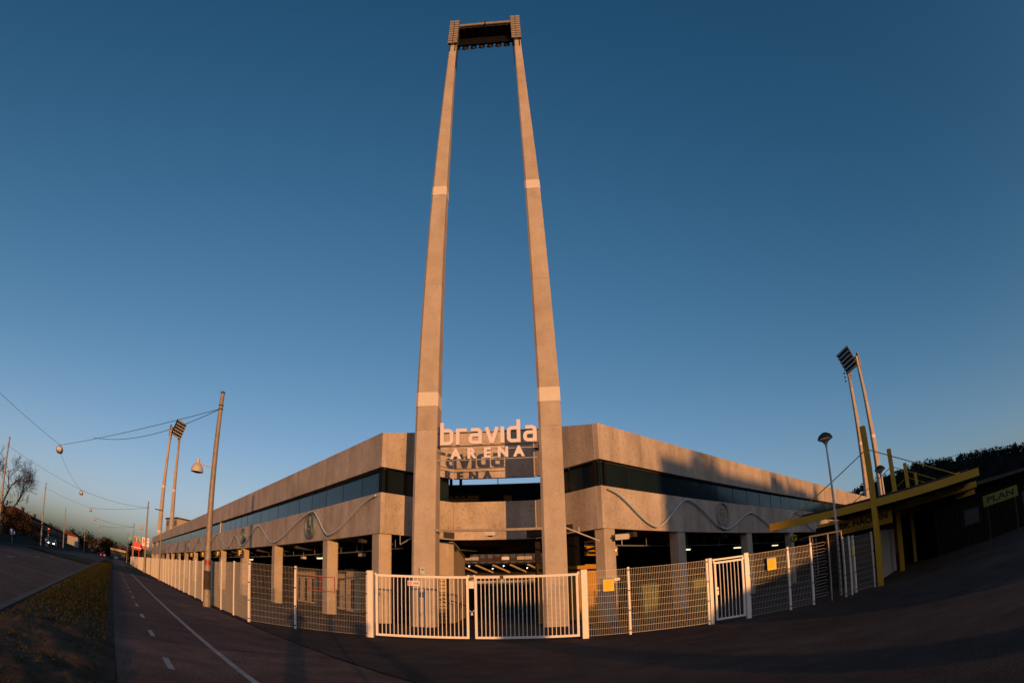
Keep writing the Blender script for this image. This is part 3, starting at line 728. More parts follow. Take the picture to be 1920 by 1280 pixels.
for k, ch in enumerate('ARENA'):
    lettering('letter', ch, .58, SG + sx * (-1.34 + k * .655) + UP * (7.28 + k * .008) + sn * .0, sx, UP, M['sign_white'], sign, .035, .03)
for z in (8.24, 7.66, 7.50, 7.06):
    mb = MB(); mb.tube([SG + sx * -2.25 + UP * z - sn * .12, SG + sx * 2.35 + UP * (z + .03) - sn * .12], .022, 6); mb.build('rail', M['dark_steel'] if z in (8.24, 7.66) else M['galvanised'], sign, smooth=40)
# cable tray and light box across the entrance
t = thing('entrance_beam', SG + UP * 4.0, 'galvanised cable tray crossing the entrance between the tower legs', 'cable tray')
mb = MB(); mb.obb(SG + UP * 4.08 + sx * -.05, sx * 2.2, sn * .06, UP * .05); mb.build('tray', M['pole_steel'], t)
mb = MB(); mb.obb(SG + UP * 3.92 + sx * .05 + sn * .05, sx * .22, sn * .10, UP * .08); mb.build('light_box', M['lamp_housing'], t)
mb = MB(); mb.lathe(SG + UP * 3.80 + sx * .05 + sn * .05, [(.10, 0), (.07, .04)], 12); mb.build('dome', M['dark_steel'], t, smooth=40)
t = thing('stay_rod', (2.0, 23.9, 3.9), 'thin steel rod from the right tower leg down to the corner column', 'rod')
mb = MB(); mb.tube([(1.95, 23.7, 4.08), (3.35, 24.0, 3.48)], .03, 8); mb.build('rod', M['galvanised'], t, smooth=40)
mb = MB(); mb.tube([(2.5, 23.82, 3.85), (2.5, 23.82, 4.1)], .012, 5); mb.build('hanger', M['galvanised'], t)
t = thing('strut', (-5.2, 24.6, 3.6), 'thin steel strut between the left corner column and tower leg', 'strut')
mb = MB(); mb.tube([(-4.95, 25.0, 3.55), (-4.0, 24.7, 4.05)], .03, 8); mb.build('rod', M['grey_steel'], t, smooth=40)
mb = MB(); mb.tube([(-4.95, 25.0, 3.55), (-4.95, 25.0, 4.1)], .02, 6); mb.build('hanger', M['grey_steel'], t)

# ------------------------------------------------------------------ fences
FH = 2.02
PANELS = {}
def panel_mesh(wd):
    key = round(wd, 2)
    if key in PANELS: return PANELS[key]
    mb = MB(); r = .0022; k = int(wd / .052)
    for i in range(k + 1):
        x = wd * i / k
        mb.add([(x - r, -r, .04), (x + r, -r, .04), (x + r, r, .04), (x - r, r, .04), (x - r, -r, FH), (x + r, -r, FH), (x + r, r, FH), (x - r, r, FH)], [(0, 1, 5, 4), (1, 2, 6, 5), (2, 3, 7, 6), (3, 0, 4, 7)])
    z = .06
    while z < FH:
        for sy in (-1, 1):
            y = sy * (r + .0026); q = .0026
            mb.add([(0, y - q, z - q), (wd, y - q, z - q), (wd, y + q, z - q), (0, y + q, z - q), (0, y - q, z + q), (wd, y - q, z + q), (wd, y + q, z + q), (0, y + q, z + q)], [(0, 1, 5, 4), (1, 2, 6, 5), (2, 3, 7, 6), (3, 0, 4, 7)])
        z += .1955
    me = mb.mesh('mesh_panel'); me.materials.append(M['wire']); PANELS[key] = me
    return me
mbp = MB(); mbp.box((0, 0, FH / 2 + .01), (.06, .06, FH + .02)); mbp.box((0, 0, FH + .03), (.064, .064, .02)); POST = mbp.mesh('fence_post'); POST.materials.append(M['white_paint'])
mbp = MB(); mbp.box((0, -.034, 0), (.07, .014, .035)); CLIP = mbp.mesh('clip'); CLIP.materials.append(M['dark_steel'])
def fence(pts, label, group=None):
    t = thing('mesh_fence', pts[0], label, 'fence', group); base = Vector(pts[0])
    for i, (p, q) in enumerate(zip(pts[:-1], pts[1:])):
        p, q = Vector(p), Vector(q); d = q - p; an = math.atan2(d.y, d.x)
        o = bpy.data.objects.new('mesh_panel', panel_mesh(d.length)); col.objects.link(o); o.parent = t; o.location = p - base; o.rotation_euler = (0, 0, an); o['kind'] = 'stuff'
        for k, r_ in enumerate([p, q] if i == len(pts) - 2 else [p]):
            o = bpy.data.objects.new('post', POST); col.objects.link(o); o.parent = t; o.location = r_ - base; o.rotation_euler = (0, 0, an)
            if i + k < 14:
                for z in (.12, .75, 1.35, 1.97):
                    c = bpy.data.objects.new('clip', CLIP); col.objects.link(c); c.parent = o; c.location = (0, 0, z)
    return t
F0 = Vector((-8.6, 17.83, 0)); F1 = Vector((-6.87, 17.66, 0)); F2 = Vector((-4.45, 17.42, 0))
fence([F0, F1, F2], 'white mesh fence panels left of the entrance gate')
Lf = [F0 + dL * (2.52 * k) for k in range(0, 52)]
Lf[0] = F0 + dL * .10
fence(Lf, 'long white mesh fence running beside the cycle path')
G0 = Vector((1.95, 17.18, 0)); G1 = Vector((3.19, 17.17, 0)); G2 = Vector((5.60, 17.15, 0)); G3 = Vector((6.95, 17.13, 0)); G4 = Vector((8.36, 17.12, 0)); G5 = Vector((9.22, 17.11, 0))
fence([G0, G1, G2], 'white mesh fence between the entrance gate and the footgate')
fence([G3, G4, G5], 'white mesh fence between the footgate and the turnstile')
fence([Vector((10.55, 17.2, 0)), Vector((10.95, 17.4, 0)), Vector((11.5, 18.0, 0)), Vector((12.5, 18.2, 0))], 'grey mesh fence in shade between the turnstile and yellow post')
def gate_post(p, label, w_=.17, h=2.05):
    t = thing('gate_post', p, label, 'gate post', 'gate posts')
    mb = MB(); mb.box(p + UP * h / 2, (w_, w_, h)); mb.build('post', M['white_paint'], t)
    mb = MB(); mb.box(p + UP * (h + .012), (w_ + .012, w_ + .012, .02)); mb.build('cap', M['white_paint'], t)
    for z in (.22, 1.9):
        mb = MB(); mb.lathe(p + Vector((0, -.0, z)), [(.03, -.05), (.03, .05)], 8); mb.build('hinge', M['dark_steel'], t)
gate_post(Vector((-4.33, 17.35, 0)), 'square white gate post left of the double gate')
gate_post(Vector((1.88, 17.1, 0)), 'square white gate post right of the double gate')
def leaf(p, q, z0, z1, n, label, lock=None, name='gate_leaf', fr=.07, bar=.013):
    p, q = Vector(p), Vector(q); d = (q - p).normalized(); L = (q - p).length; nn = Vector((d.y, -d.x, 0))
    t = thing(name, p, label, 'gate', 'gates of the arena fence')
    for z in (z0 + fr / 2, z1 - fr / 2):
        mb = MB(); mb.obb(p + d * L / 2 + UP * z, d * (L / 2 - fr), nn * fr / 2, UP * fr / 2); mb.build('rail', M['white_paint'], t)
    for s in (fr / 2, L - fr / 2):
        mb = MB(); mb.obb(p + d * s + UP * (z0 + z1) / 2, d * fr / 2, nn * fr / 2, UP * (z1 - z0) / 2); mb.build('stile', M['white_paint'], t)
    for k in range(n):
        s = fr + (L - 2 * fr) * (k + 1) / (n + 1)
        mb = MB(); mb.tube([p + d * s + UP * (z0 + fr), p + d * s + UP * (z1 - fr)], bar, 6); mb.build('bar', M['white_paint'], t, smooth=50)
    for s in ((0, L)):
        mb = MB(); mb.box(p + d * s + UP * (z1 + .0), (.05, .05, .07)); mb.build('cap', M['white_paint'], t)
    return t, d
gl, d = leaf((-4.17, 17.34, 0), (-1.42, 17.36, 0), .07, 1.98, 21, 'left leaf of the white barred double gate')
mb = MB(); mb.obb((-1.34, 17.34, 1.72), (.075, 0, 0), (0, .03, 0), (0, 0, .11)); mb.build('lock_plate', M['white_paint'], gl)
gr, d = leaf((-1.25, 17.36, 0), (1.72, 17.12, 0), .07, 1.98, 23, 'right leaf of the white barred double gate')
mb = MB(); mb.obb((-.46, 17.27, 1.94), (.05, 0, 0), (0, .02, 0), (0, 0, .05)); mb.build('latch', M['dark_steel'], gr)
t = thing('gate_chain', (-1.335, 17.36, .9), 'chain and padlock joining the two gate leaves', 'padlock')
mb = MB(); mb.tube([(-1.42, 17.33, .95), (-1.33, 17.30, .88), (-1.25, 17.33, .96)], .018, 6); mb.build('chain', M['zinc'], t)
mb = MB(); mb.box((-1.33, 17.29, .83), (.06, .03, .07)); mb.build('padlock', M['zinc'], t)
t = thing('gate_notice', (-3.1, 17.29, 1.7), 'small white prohibition notice on the left gate leaf', 'notice')
mb = MB(); mb.box((-3.02, 17.305, 1.74), (.36, .008, .155)); mb.build('plate', M['sign_white'], t)
mb = MB(); mb.lathe((-3.13, 17.30, 1.74), [(.058, 0), (.058, .004)], 16, (0, -1, 0)); mb.build('ring', M['sign_red'], t)
mb = MB(); mb.lathe((-3.13, 17.296, 1.74), [(.042, 0), (.042, .003)], 16, (0, -1, 0)); mb.build('ring_field', M['sign_white'], t)
mb = MB(); mb.obb((-3.13, 17.292, 1.74), Vector((.04, 0, .03)), (0, .001, 0), Vector((-.006, 0, .008))); mb.build('slash', M['sign_red'], t)
for z, w_ in ((1.755, .15), (1.725, .17)):
    mb = MB(); mb.box((-2.95, 17.30, z), (w_, .003, .014)); mb.build('print', M['ink'], t)
# footgate with posts
gate_post(Vector((5.70, 17.14, 0)), 'white post on the lock side of the footgate', .10, 2.04)
gate_post(Vector((6.88, 17.12, 0)), 'white post on the hinge side of the footgate', .12, 2.06)
fg, d = leaf((5.82, 17.13, 0), (6.78, 17.11, 0), .10, 1.93, 6, 'white barred footgate standing in the mesh fence', name='footgate', fr=.06, bar=.014)
mb = MB(); mb.box((5.86, 17.09, 1.02), (.11, .06, .24)); lk = mb.build('lock_case', M['white_paint'], fg)
mb = MB(); mb.tube([(5.86, 17.04, 1.05), (5.96, 17.02, 1.05)], .012, 6); mb.build('handle', M['dark_steel'], lk)
t = thing('gate_lintel', (6.3, 17.13, 2.0), 'white bar over the footgate', 'lintel'); mb = MB(); mb.box((6.3, 17.13, 2.0), (1.04, .06, .05)); mb.build('bar', M['white_paint'], t)
# yellow notices
def notice(x, y, z, w_, h, label, rz=0):
    t = thing('yellow_notice', (x, y, z), label, 'notice', 'yellow notices on the fence'); c = Vector((x, y, z)); d = Vector((math.cos(rz), math.sin(rz), 0)); n = Vector((d.y, -d.x, 0))
    mb = MB(); mb.obb(c, d * w_ / 2, n * .006, UP * h / 2); mb.build('sheet', M['notice_yellow'], t)
    mb = MB(); mb.obb(c + n * .008 + UP * h * .44, d * w_ / 2 * .98, n * .002, UP * h * .05); mb.build('header', M['notice_blue'], t)
    mm = bpy.data.materials.get('faded_ink') or mat('faded_ink', (.42, .28, .02), .8)
    for k in range(6):
        mb = MB(); mb.obb(c + n * .008 + UP * h * (.28 - k * .11) + d * (-.02 * (k % 2)), d * w_ * (.38 - .05 * (k % 3)), n * .001, UP * .006); mb.build('print_line', mm, t)
notice(2.58, 17.06, 1.58, .31, .40, 'yellow notice with blue header beside the double gate')
notice(7.72, 17.02, 1.62, .31, .41, 'yellow notice on the fence right of the footgate')
notice(11.12, 17.45, 1.55, .26, .40, 'shaded yellow notice on the fence beside the yellow post', R(45))
t = thing('white_label', (2.82, 17.07, 1.73), 'tiny white label sign above the yellow notice', 'label'); mb = MB(); mb.box((2.84, 17.07, 1.72), (.16, .006, .08)); mb.build('plate', M['sign_white'], t); mb = MB(); mb.box((2.84, 17.064, 1.73), (.11, .003, .012)); mb.build('print', M['ink'], t)
# red frame on second column
c = Lp(6.7, -.02, 1.62); t = thing('red_frame', c, 'red square frame fixed round the second column of the left stand', 'frame')
for (x0, x1, z0, z1) in ((-.95, .55, 2.0, 2.04), (-.95, .55, 1.22, 1.26), (-.95, -.91, 1.26, 2.0), (.51, .55, 1.26, 2.0), (-.28, -.24, 1.26, 2.0)):
    mb = MB(); mb.obb(Lp(6.35, .06, (z0 + z1) / 2) - dL * .02 + (-nL) * ((x0 + x1) / 2), nL * (x1 - x0) / 2, dL * .02, UP * (z1 - z0) / 2); mb.build('bar', M['red_paint'], t)
# turnstile
t = thing('turnstile', (9.3, 17.2, 0), 'full height turnstile cage with looped arms beside the fence', 'turnstile')
for x in (9.24, 9.95, 10.5):
    mb = MB(); mb.box((x, 17.15, 1.12), (.04, .04, 2.24)); mb.build('post', M['pole_steel'], t)
mb = MB(); mb.box((9.87, 17.5, 2.27), (1.32, .75, .05)); mb.build('top_frame', M['dark_steel'], t)
for k in range(9):
    z = 2.0 - k * .21
    mb = MB(); mb.tube([(9.28, 17.15, z), (9.78, 17.15, z + .01), (9.84, 17.15, z - .04), (9.78, 17.15, z - .09), (9.34, 17.15, z - .10)], .014, 6); mb.build('loop_arm', M['pole_steel'], t, smooth=60)
for k in range(10):
    mb = MB(); mb.tube([(9.98, 17.3, .2 + k * .2), (10.48, 17.3, .2 + k * .2)], .012, 6); mb.build('grid_bar', M['dark_steel'], t)
for k in range(8):
    mb = MB(); mb.tube([(9.99 + k * .07, 17.32, .05), (9.99 + k * .07, 17.32, 2.2)], .010, 6); mb.build('grid_upright', M['dark_steel'], t)
mb = MB(); mb.tube([(9.56, 17.6, 0), (9.56, 17.6, 2.25)], .06, 10); mb.build('rotor', M['dark_steel'], t, smooth=40)

# ------------------------------------------------------------------ street lamps and wires
def sag(p, q, s, k=14): return [p + (q - p) * (i / k) - UP * s * 4 * (i / k) * (1 - i / k) for i in range(k + 1)]
def pole(p, h, label, r0=.16, r1=.09, lamp=None, name='street_pole', bands=True):
    t = thing(name, p, label, 'street pole', 'poles along the road')
    mb = MB(); mb.tube([p + UP * (h * i / 6) for i in range(7)], r0, 12, r1); mb.build('shaft', M['pole_steel'], t, smooth=50)
    mb = MB(); mb.lathe(p, [(r1 * 1.15, h), (r1 * 1.15, h + .06), (r1 * .4, h + .10)], 12); mb.build('cap', M['dark_steel'], t, smooth=40)
    if bands:
        for z in (h - .75, h - .58):
            mb = MB(); mb.lathe(p, [(r1 * 1.25, z), (r1 * 1.25, z + .05)], 12); mb.build('clamp', M['dark_steel'], t)
        mb = MB(); mb.lathe(p, [(r0 * 1.12, 0), (r0 * 1.12, .45), (r0 * 1.02, .5)], 12); mb.build('base_collar', M['pole_steel'], t, smooth=40)
    if lamp:
        a, z = lamp; a = Vector(a)
        mb = MB(); mb.tube([p + UP * z, p + a * .6 + UP * (z + .06), p + a + UP * (z + .12)], .028, 8); mb.build('arm', M['lamp_housing'], t, smooth=50)
        c = p + a + UP * (z - .02)
        mb = MB(); mb.lathe(c, [(.075, .30), (.08, .30), (.085, .10), (.14, .07), (.22, -.02), (.265, -.14), (.28, -.24), (.28, -.28), (.22, -.28)], 18); lm = mb.build('lamp_head', M['lamp_housing'], t, smooth=40)
        mb = MB(); mb.lathe(c, [(.21, -.275), (.17, -.31), (.06, -.33)], 16); mb.build('glass', M['dark_steel'], lm, smooth=50)
    return t
PR = [RD(24.9, -4.2), RD(79, -4.5), RD(133, -4.6), RD(187, -4.6)]
PLf = [RD(20, 11.8), RD(55, 11.8), RD(89, 11.8), RD(136, 12.4), RD(212, 11.2)]
lam = nL * .75
pt = pole(PR[0], 9.30, 'tall steel lamp pole with bell lamp at the mesh fence', lamp=(lam, 5.95))
for z0, z1, m_ in ((1.80, 2.0, 'red_paint'), (.75, 1.55, 'bark')):
    mb = MB(); mb.lathe(PR[0], [(.158, z0), (.154, z1)], 12); mb.build('sticker', M[m_], pt, smooth=50)
pole(PR[1], 9.30, 'second lamp pole beyond the near one along the fence', lamp=(lam, 5.95))
pole(PR[2], 9.30, 'third lamp pole far along the fence', lamp=(lam, 5.95))
pole(PR[3], 9.30, 'farthest lamp pole along the path')
for k, p in enumerate(PLf):
    if k == 0: pole(p, 9.3, 'pole across the road holding the nearest lamp wire'); continue
    pole(p, 9.30, ['', 'dark pole by the bare tree across the road, nearest of its row', 'second pole of the row across the road', 'third pole of the row across the road', 'farthest pole of the row across the road'][k], r0=.13, r1=.08)
LA = [RD(40.6, 4.7, 7.8), RD(68.2, 4.5, 7.8), RD(93.3, 4.3, 7.8), RD(117, 4.3, 7.8), RD(148, 4.2, 7.8), RD(175, 4.2, 7.8)]
names = ['nearest to the camera', 'second nearest', 'third of the row', 'fourth of the row', 'fifth of the row', 'farthest of the row']
for k, c in enumerate(LA):
    t = thing('hanging_lamp', c, 'white lamp hung on wires over the road, ' + names[k], 'hanging lamp', 'lamps over the road')
    mb = MB(); mb.loft([[c + dL * x * .42 + nL * y * .26 + UP * z for x, y in ((-1, -.6), (-.6, -1), (.6, -1), (1, -.6), (1, .6), (.6, 1), (-.6, 1), (-1, .6))] if s_ is None else [c + dL * x * .42 * s_ + nL * y * .26 * s_ + UP * z for x, y in ((-1, -.6), (-.6, -1), (.6, -1), (1, -.6), (1, .6), (.6, 1), (-.6, 1), (-1, .6))] for s_, z in ((.55, -.08), (.95, -.2), (1, -.36), (.9, -.44))]); mb.build('hood', M['lamp_housing'], t, smooth=40)
    mb = MB(); mb.loft([[c + dL * x * .42 * s_ + nL * y * .26 * s_ + UP * z for x, y in ((-1, -.6), (-.6, -1), (.6, -1), (1, -.6), (1, .6), (.6, 1), (-.6, 1), (-1, .6))] for s_, z in ((.85, -.44), (.7, -.54), (.2, -.56))]); mb.build('bowl', M['grey_steel'], t, smooth=40)
    mb = MB(); mb.tube([c + UP * .06, c - UP * .1], .02, 6); mb.build('hook', M['dark_steel'], t)
def wire(p, q, s, label, r=.012):
    t = thing('span_wire', p, label, 'wire', 'wires over the road'); mb = MB(); mb.tube(sag(Vector(p), Vector(q), s), r, 5); mb.build('strand', M['cable'], t); return t
top = UP * 8.6
wire(PR[0] + top, LA[0], .12, 'upper wire from the tall near pole to the nearest road lamp', .014)
mid = LA[0] + (PR[0] + top - LA[0]) * .30
wire(PR[0] + top, mid, .55, 'slack lower wire from the tall near pole', .014)
wire(LA[0], PLf[0] + top, .1, 'wire from the nearest road lamp up to the left edge', .012)
wire(LA[0] - UP * .4, LA[1], .3, 'thin feeder wire between the nearest two road lamps', .010)
wire(PR[1] + top, LA[1], .3, 'wire from the second pole to the second road lamp', .016)
wire(PR[1] + top, LA[2], .2, 'wire from the second pole to the third road lamp', .018)
wire(LA[1], PLf[1] + top, .1, 'wire from the second road lamp across to the bare tree pole', .012)
wire(LA[2], PLf[2] + top, .1, 'wire from the third road lamp across the road', .014)
wire(PR[2] + top, LA[3], .3, 'wire from the third pole to the fourth road lamp', .022)
wire(PR[2] + top, LA[4], .3, 'wire from the third pole to the fifth road lamp', .024)
# slim path lamp left
p = Vector((-30.6, 44.15, 0)); t = thing('path_lamp', p, 'slim lamp post with a flat arm standing by the left fence', 'lamp post', 'slim lamp posts')
mb = MB(); mb.tube([p, p + UP * 3, p + UP * 6.3], .065, 8, .045); mb.build('shaft', M['pole_steel'], t, smooth=50)
mb = MB(); mb.obb(p + UP * 6.33 + nL * .35, nL * .4, dL * .07, UP * .04); mb.build('lamp_head', M['dark_steel'], t)
# mushroom lamps on the right
def mushroom(p, h, label):
    p = Vector(p); t = thing('mushroom_lamp', p, label, 'lamp post', 'mushroom topped lamp posts')
    mb = MB(); mb.tube([p, p + UP * h * .5, p + UP * (h - .5)], .06, 10, .035); mb.build('shaft', M['zinc'], t, smooth=50)
    mb = MB(); mb.lathe(p, [(.035, h - .5), (.05, h - .38), (.13, h - .26), (.22, h - .22)], 16); mb.build('neck', M['zinc'], t, smooth=50)
    mb = MB(); mb.lathe(p, [(.12, h - .25), (.26, h - .20), (.28, h - .16)], 18); mb.build('glass', M['lamp_glass'], t, smooth=50)
    mb = MB(); mb.lathe(p, [(.30, h - .17), (.30, h - .14), (.24, h - .03), (.10, h + .06), (.01, h + .08)], 18); mb.build('cap', M['dark_steel'], t, smooth=50)
mushroom((11.12, 18.45, 0), 5.92, 'tall lamp post with mushroom head in front of the turnstile')
mushroom((17.9, 24.5, 0), 5.4, 'farther mushroom lamp post behind the yellow posts')
# ------------------------------------------------------------------ yellow canopy on the right
YP = Vector((12.69, 18.07, 0))
for k in range(4):
    c = YP + dR * (7.1 * k)
    t = thing('canopy_frame', c, ['yellow canopy mast nearest the fence with its long beam and stays', 'second yellow canopy mast behind the nearest one', 'third yellow canopy mast from the fence', 'farthest yellow canopy mast'][k], 'canopy frame', 'yellow canopy masts')
    mb = MB(); mb.obb(c + UP * 2.98, dR * .14, nR * .10, UP * 2.98); mb.build('mast', M['yellow_paint'], t)
    mb = MB(); mb.obb(c + UP * 3.06 + nR * -.0, nR * 4.3, dR * .07, UP * .14); mb.build('beam', M['yellow_paint'], t)
    for s_ in (-3.5, 3.45):
        mb = MB(); mb.tube([c + UP * 5.1, c + nR * s_ + UP * 3.2], .02, 6); mb.build('stay', M['yellow_paint'], t)
    for s_ in (-3.5, 3.45):
        mb = MB(); mb.obb(c + nR * s_ + UP * 3.2, nR * .1, dR * .08, UP * .06); mb.build('stay_bracket', M['yellow_paint'], t)
t = thing('canopy_roof', YP + UP * 3.2, 'flat dark canopy roof carried by the yellow masts', 'roof')
for k in range(3):
    a = YP + dR * (7.1 * k + .12); b = YP + dR * (7.1 * (k + 1) - .12)
    mb = MB(); mb.prism([(a - nR * 3.0).xy, (b - nR * 3.0).xy, (b + nR * 3.9).xy, (a + nR * 3.9).xy], 3.21, 3.30); mb.build('roof_sheet', M['roof_dark'], t)
    for q in range(5):
        mb = MB(); mb.span(a + nR * (-2.6 + q * 1.55), b + nR * (-2.6 + q * 1.55), 3.09, 3.20, .08); mb.build('purlin', M['dark_steel'], t)
# kiosk building under it
kb = thing('ticket_kiosk', YP + dR * 6, 'dark ticket kiosk with white boarded end under the yellow canopy', 'kiosk')
w0 = Vector((15.4, 21.6, 0)); w1 = w0 + dR * 4.4
for k in range(4):
    a = w0 + dR * (1.1 * k + .01); b = w0 + dR * (1.1 * (k + 1) - .01)
    mb = MB(); mb.span(a, b, .03, 2.15, .10, -1); mb.build('white_board', M['render_white'], kb)
mb = MB(); mb.span(w0 - nR * .12, w1 - nR * .12 + dR * 9, 0, 2.9, 3.0, -1); mb.build('body', M['interior'], kb)
mb = MB(); mb.span(w1 + dR * .05, w1 + dR * .2, 0, 2.6, .15, -1); mb.build('door_post', M['roof_red'], kb)
mb = MB(); mb.span(w1 + dR * .3, w1 + dR * 1.5, .9, 2.3, .06, -1); mb.build('hatch', M['pane'], kb)
t = thing('club_banner', (12.0, 22.0, 2.4), 'yellow banner with black lettering under the canopy', 'banner')
b0 = YP + dR * 2.0 - nR * 1.95; bd = nR; bn = -dR
mb = MB(); mb.obb(b0 + bd * 1.1 + UP * 2.53, bd * 1.25, bn * .02, UP * .25); mb.build('cloth', M['yellow_paint'], t)
lettering('lettering', 'BK HÄCKEN', .34, b0 + bd * 1.1 + bn * .021 + UP * 2.60, bd, UP, M['ink'], t, .004, .012, width=2.1)
lettering('small_lettering', 'www.bkhacken.se', .12, b0 + bd * 1.1 + bn * .021 + UP * 2.36, bd, UP, M['ink'], t, .003)
# PLAN sign
a0 = R(48.2); c = Vector((math.sin(a0), math.cos(a0), 0)) * 34 + UP * 2.25; d = Vector((math.cos(a0), -math.sin(a0), 0)); n = Vector((d.y, -d.x, 0))
t = thing('plan_sign', c, 'yellow green sign board reading PLAN at the dark right edge', 'sign')
mb = MB(); mb.obb(c, d * 1.12, n * .04, UP * .30); mb.build('board', mat('sign_lime', (.17, .18, .02), .6), t)
lettering('lettering', 'PLAN', .46, c + n * .041, d, UP, M['ink'], t, .004, .012, width=1.75)
for s_ in (-.9, .9):
    mb = MB(); mb.tube([c + d * s_ - n * .02 - UP * .3, Vector((*(c + d * s_ - n * .02).xy, 0))], .04, 8); mb.build('post', M['dark_steel'], t)

hb = thing('backdrop', (24, 21, 0), 'made-up low building as a shade-black clubhouse to the right of the yellow canopy', 'building')  # added building, its black fills the edge that lies in shade
h0 = YP + dR * 13.0 + nR * 1.5; h1 = h0 + Vector((.93, -.10, 0)).normalized() * 24
mb = MB(); mb.span(h0, h1, 0, 3.35, 8, -1); mb.build('body', M['black_paint'], hb)
hd = (h1 - h0).normalized(); hn = Vector((hd.y, -hd.x, 0))
mb = MB(); mb.obb((h0 + h1) / 2 + hn * -3.6 + UP * 3.45, hd * 12.5, hn * 4.9, UP * .10); mb.build('roof', M['roof_dark'], hb)
for k in range(60):
    mb = MB(); mb.obb(h0 + hd * (.2 + k * .4) + hn * .02 + UP * 1.67, hd * .17, hn * .02, UP * 1.62); mb.build('board', M['black_paint'], hb)
for k in range(4):
    mb = MB(); mb.obb(h0 + hd * (3 + k * 5.6) + hn * .05 + UP * 1.7, hd * .7, hn * .02, UP * .5); wn = mb.build('window', M['interior'], hb); mb = MB(); mb.obb(h0 + hd * (3 + k * 5.6) + hn * .075 + UP * 1.7, hd * .6, hn * .008, UP * .42); mb.build('pane', M['pane'], wn)

# ------------------------------------------------------------------ trees
def bare_tree(p, h, label, seed, r=.16, depth=6, spread=.55, m='twig', group='bare trees', name='bare_tree', up=.25):
    rg = random.Random(seed); p = Vector(p); t = thing(name, p, label, 'tree', group)
    tr = MB(); cr = MB()
    def grow(q, d, L, rad, lev):
        k = 3; pts = [q]; dd = d.copy()
        for i in range(k):
            dd = (dd + Vector((rg.uniform(-.16, .16), rg.uniform(-.16, .16), rg.uniform(-.03, .14)))).normalized(); pts.append(pts[-1] + dd * L / k)
        (tr if lev < 2 else cr).tube(pts, rad, 6 if lev < 2 else 3, rad * .62)
        if lev >= depth: return
        n = 3 if lev < depth - 2 else 4
        for j in range(n):
            f = rg.uniform(.45, 1.0); base = pts[0] + (pts[-1] - pts[0]) * f if j else pts[-1]
            az = rg.random() * 6.28; s = spread * rg.uniform(.6, 1.25)
            side = dd.cross(Vector((math.cos(az), math.sin(az), .3))).normalized()
            nd = (dd * math.cos(s) + side * math.sin(s) + UP * up * .3).normalized()
            grow(base, nd, L * rg.uniform(.62, .82), max(.006, rad * .58), lev + 1)
    grow(p, Vector((0, 0, 1)), h * .30, r, 0)
    tr.build('trunk', M['bark'], t, smooth=60); cr.build('crown', M[m], t)
    return t
def leaf_tree(p, h, rx, label, seed, m='needle', n=900, sz=.35, group='evergreen trees', name='evergreen_tree', low=.15):
    rg = random.Random(seed); p = Vector(p); t = thing(name, p, label, 'tree' if h > 2.2 else 'shrub', group)
    mb = MB(); mb.tube([p, p + UP * h * .5, p + UP * h * .95], max(.04, h * .02), 6, .02); mb.build('trunk', M['bark'], t)
    mb = MB(); cl = [(Vector((rg.gauss(0, .42) * rx, rg.gauss(0, .42) * rx, h * (low + (1 - low) * rg.random()))), rg.uniform(.25, .6) * rx) for k in range(14)]
    for i in range(n):
        c, rr = rg.choice(cl); q = c + Vector((rg.gauss(0, .5), rg.gauss(0, .5), rg.gauss(0, .45))) * rr
        if q.z < .05: q.z = .05 + rg.random() * .2
        a = Vector((rg.uniform(-1, 1), rg.uniform(-1, 1), rg.uniform(-1, 1))).normalized(); b = a.orthogonal().normalized(); s = sz * rg.uniform(.5, 1.2)
        mb.add([p + q - a * s * .5, p + q + b * s * .35, p + q + a * s * .5, p + q - b * s * .35], [(0, 1, 2, 3)])
    mb.build('crown', M[m], t)
    return t
bare_tree(RD(60, 12.6, .3), 11.0, 'large bare tree by the dark pole across the road', 11, r=.2, depth=7, spread=.62)
bare_tree(RD(58, 15.5, .7), 7.0, 'smaller bare tree at the left edge of the picture', 12, r=.13, depth=6)
for k, (a, l, h, rx) in enumerate(((52, 14.5, 2.6, 2.2), (60, 16.5, 3.2, 2.6), (70, 16, 3.3, 2.8), (82, 16.5, 3.3, 2.6), (95, 16.5, 3.4, 2.6), (108, 15.5, 3.0, 2.5))):
    leaf_tree(RD(a, l, .5), h, rx, ['dark leafless shrub at the left edge of the picture', 'dark shrub below the bare tree', 'dense shrub right of the bare tree', 'dark shrub in front of the brown houses', 'shrub left of the traffic light', 'shrub beside the traffic light'][k], 30 + k, 'scrub', 1300, .30, 'shrubs on the roadside bank', 'roadside_shrub', .05)
bare_tree(RD(250, 12.8, .3), 8.5, 'round bare tree at the far end of the road', 21, r=.2, depth=6, spread=.7, group='bare trees')
bare_tree(RD(300, 10.5, .2), 9, 'bare tree near the vanishing point of the road', 22, r=.2, depth=5, spread=.7)
leaf_tree(RD(330, 2, 0), 9, 7, 'dark trees closing the road in the distance', 41, 'scrub', 2200, .9, 'far trees by the road', 'far_tree')
leaf_tree(RD(300, -12, 0), 9, 6, 'dark tree behind the restaurant signs', 42, 'scrub', 1800, .8, 'far trees by the road', 'far_tree')
leaf_tree(RD(280, 17, 0), 8, 6, 'dark tree left of the far road end', 43, 'scrub', 1800, .8, 'far trees by the road', 'far_tree')

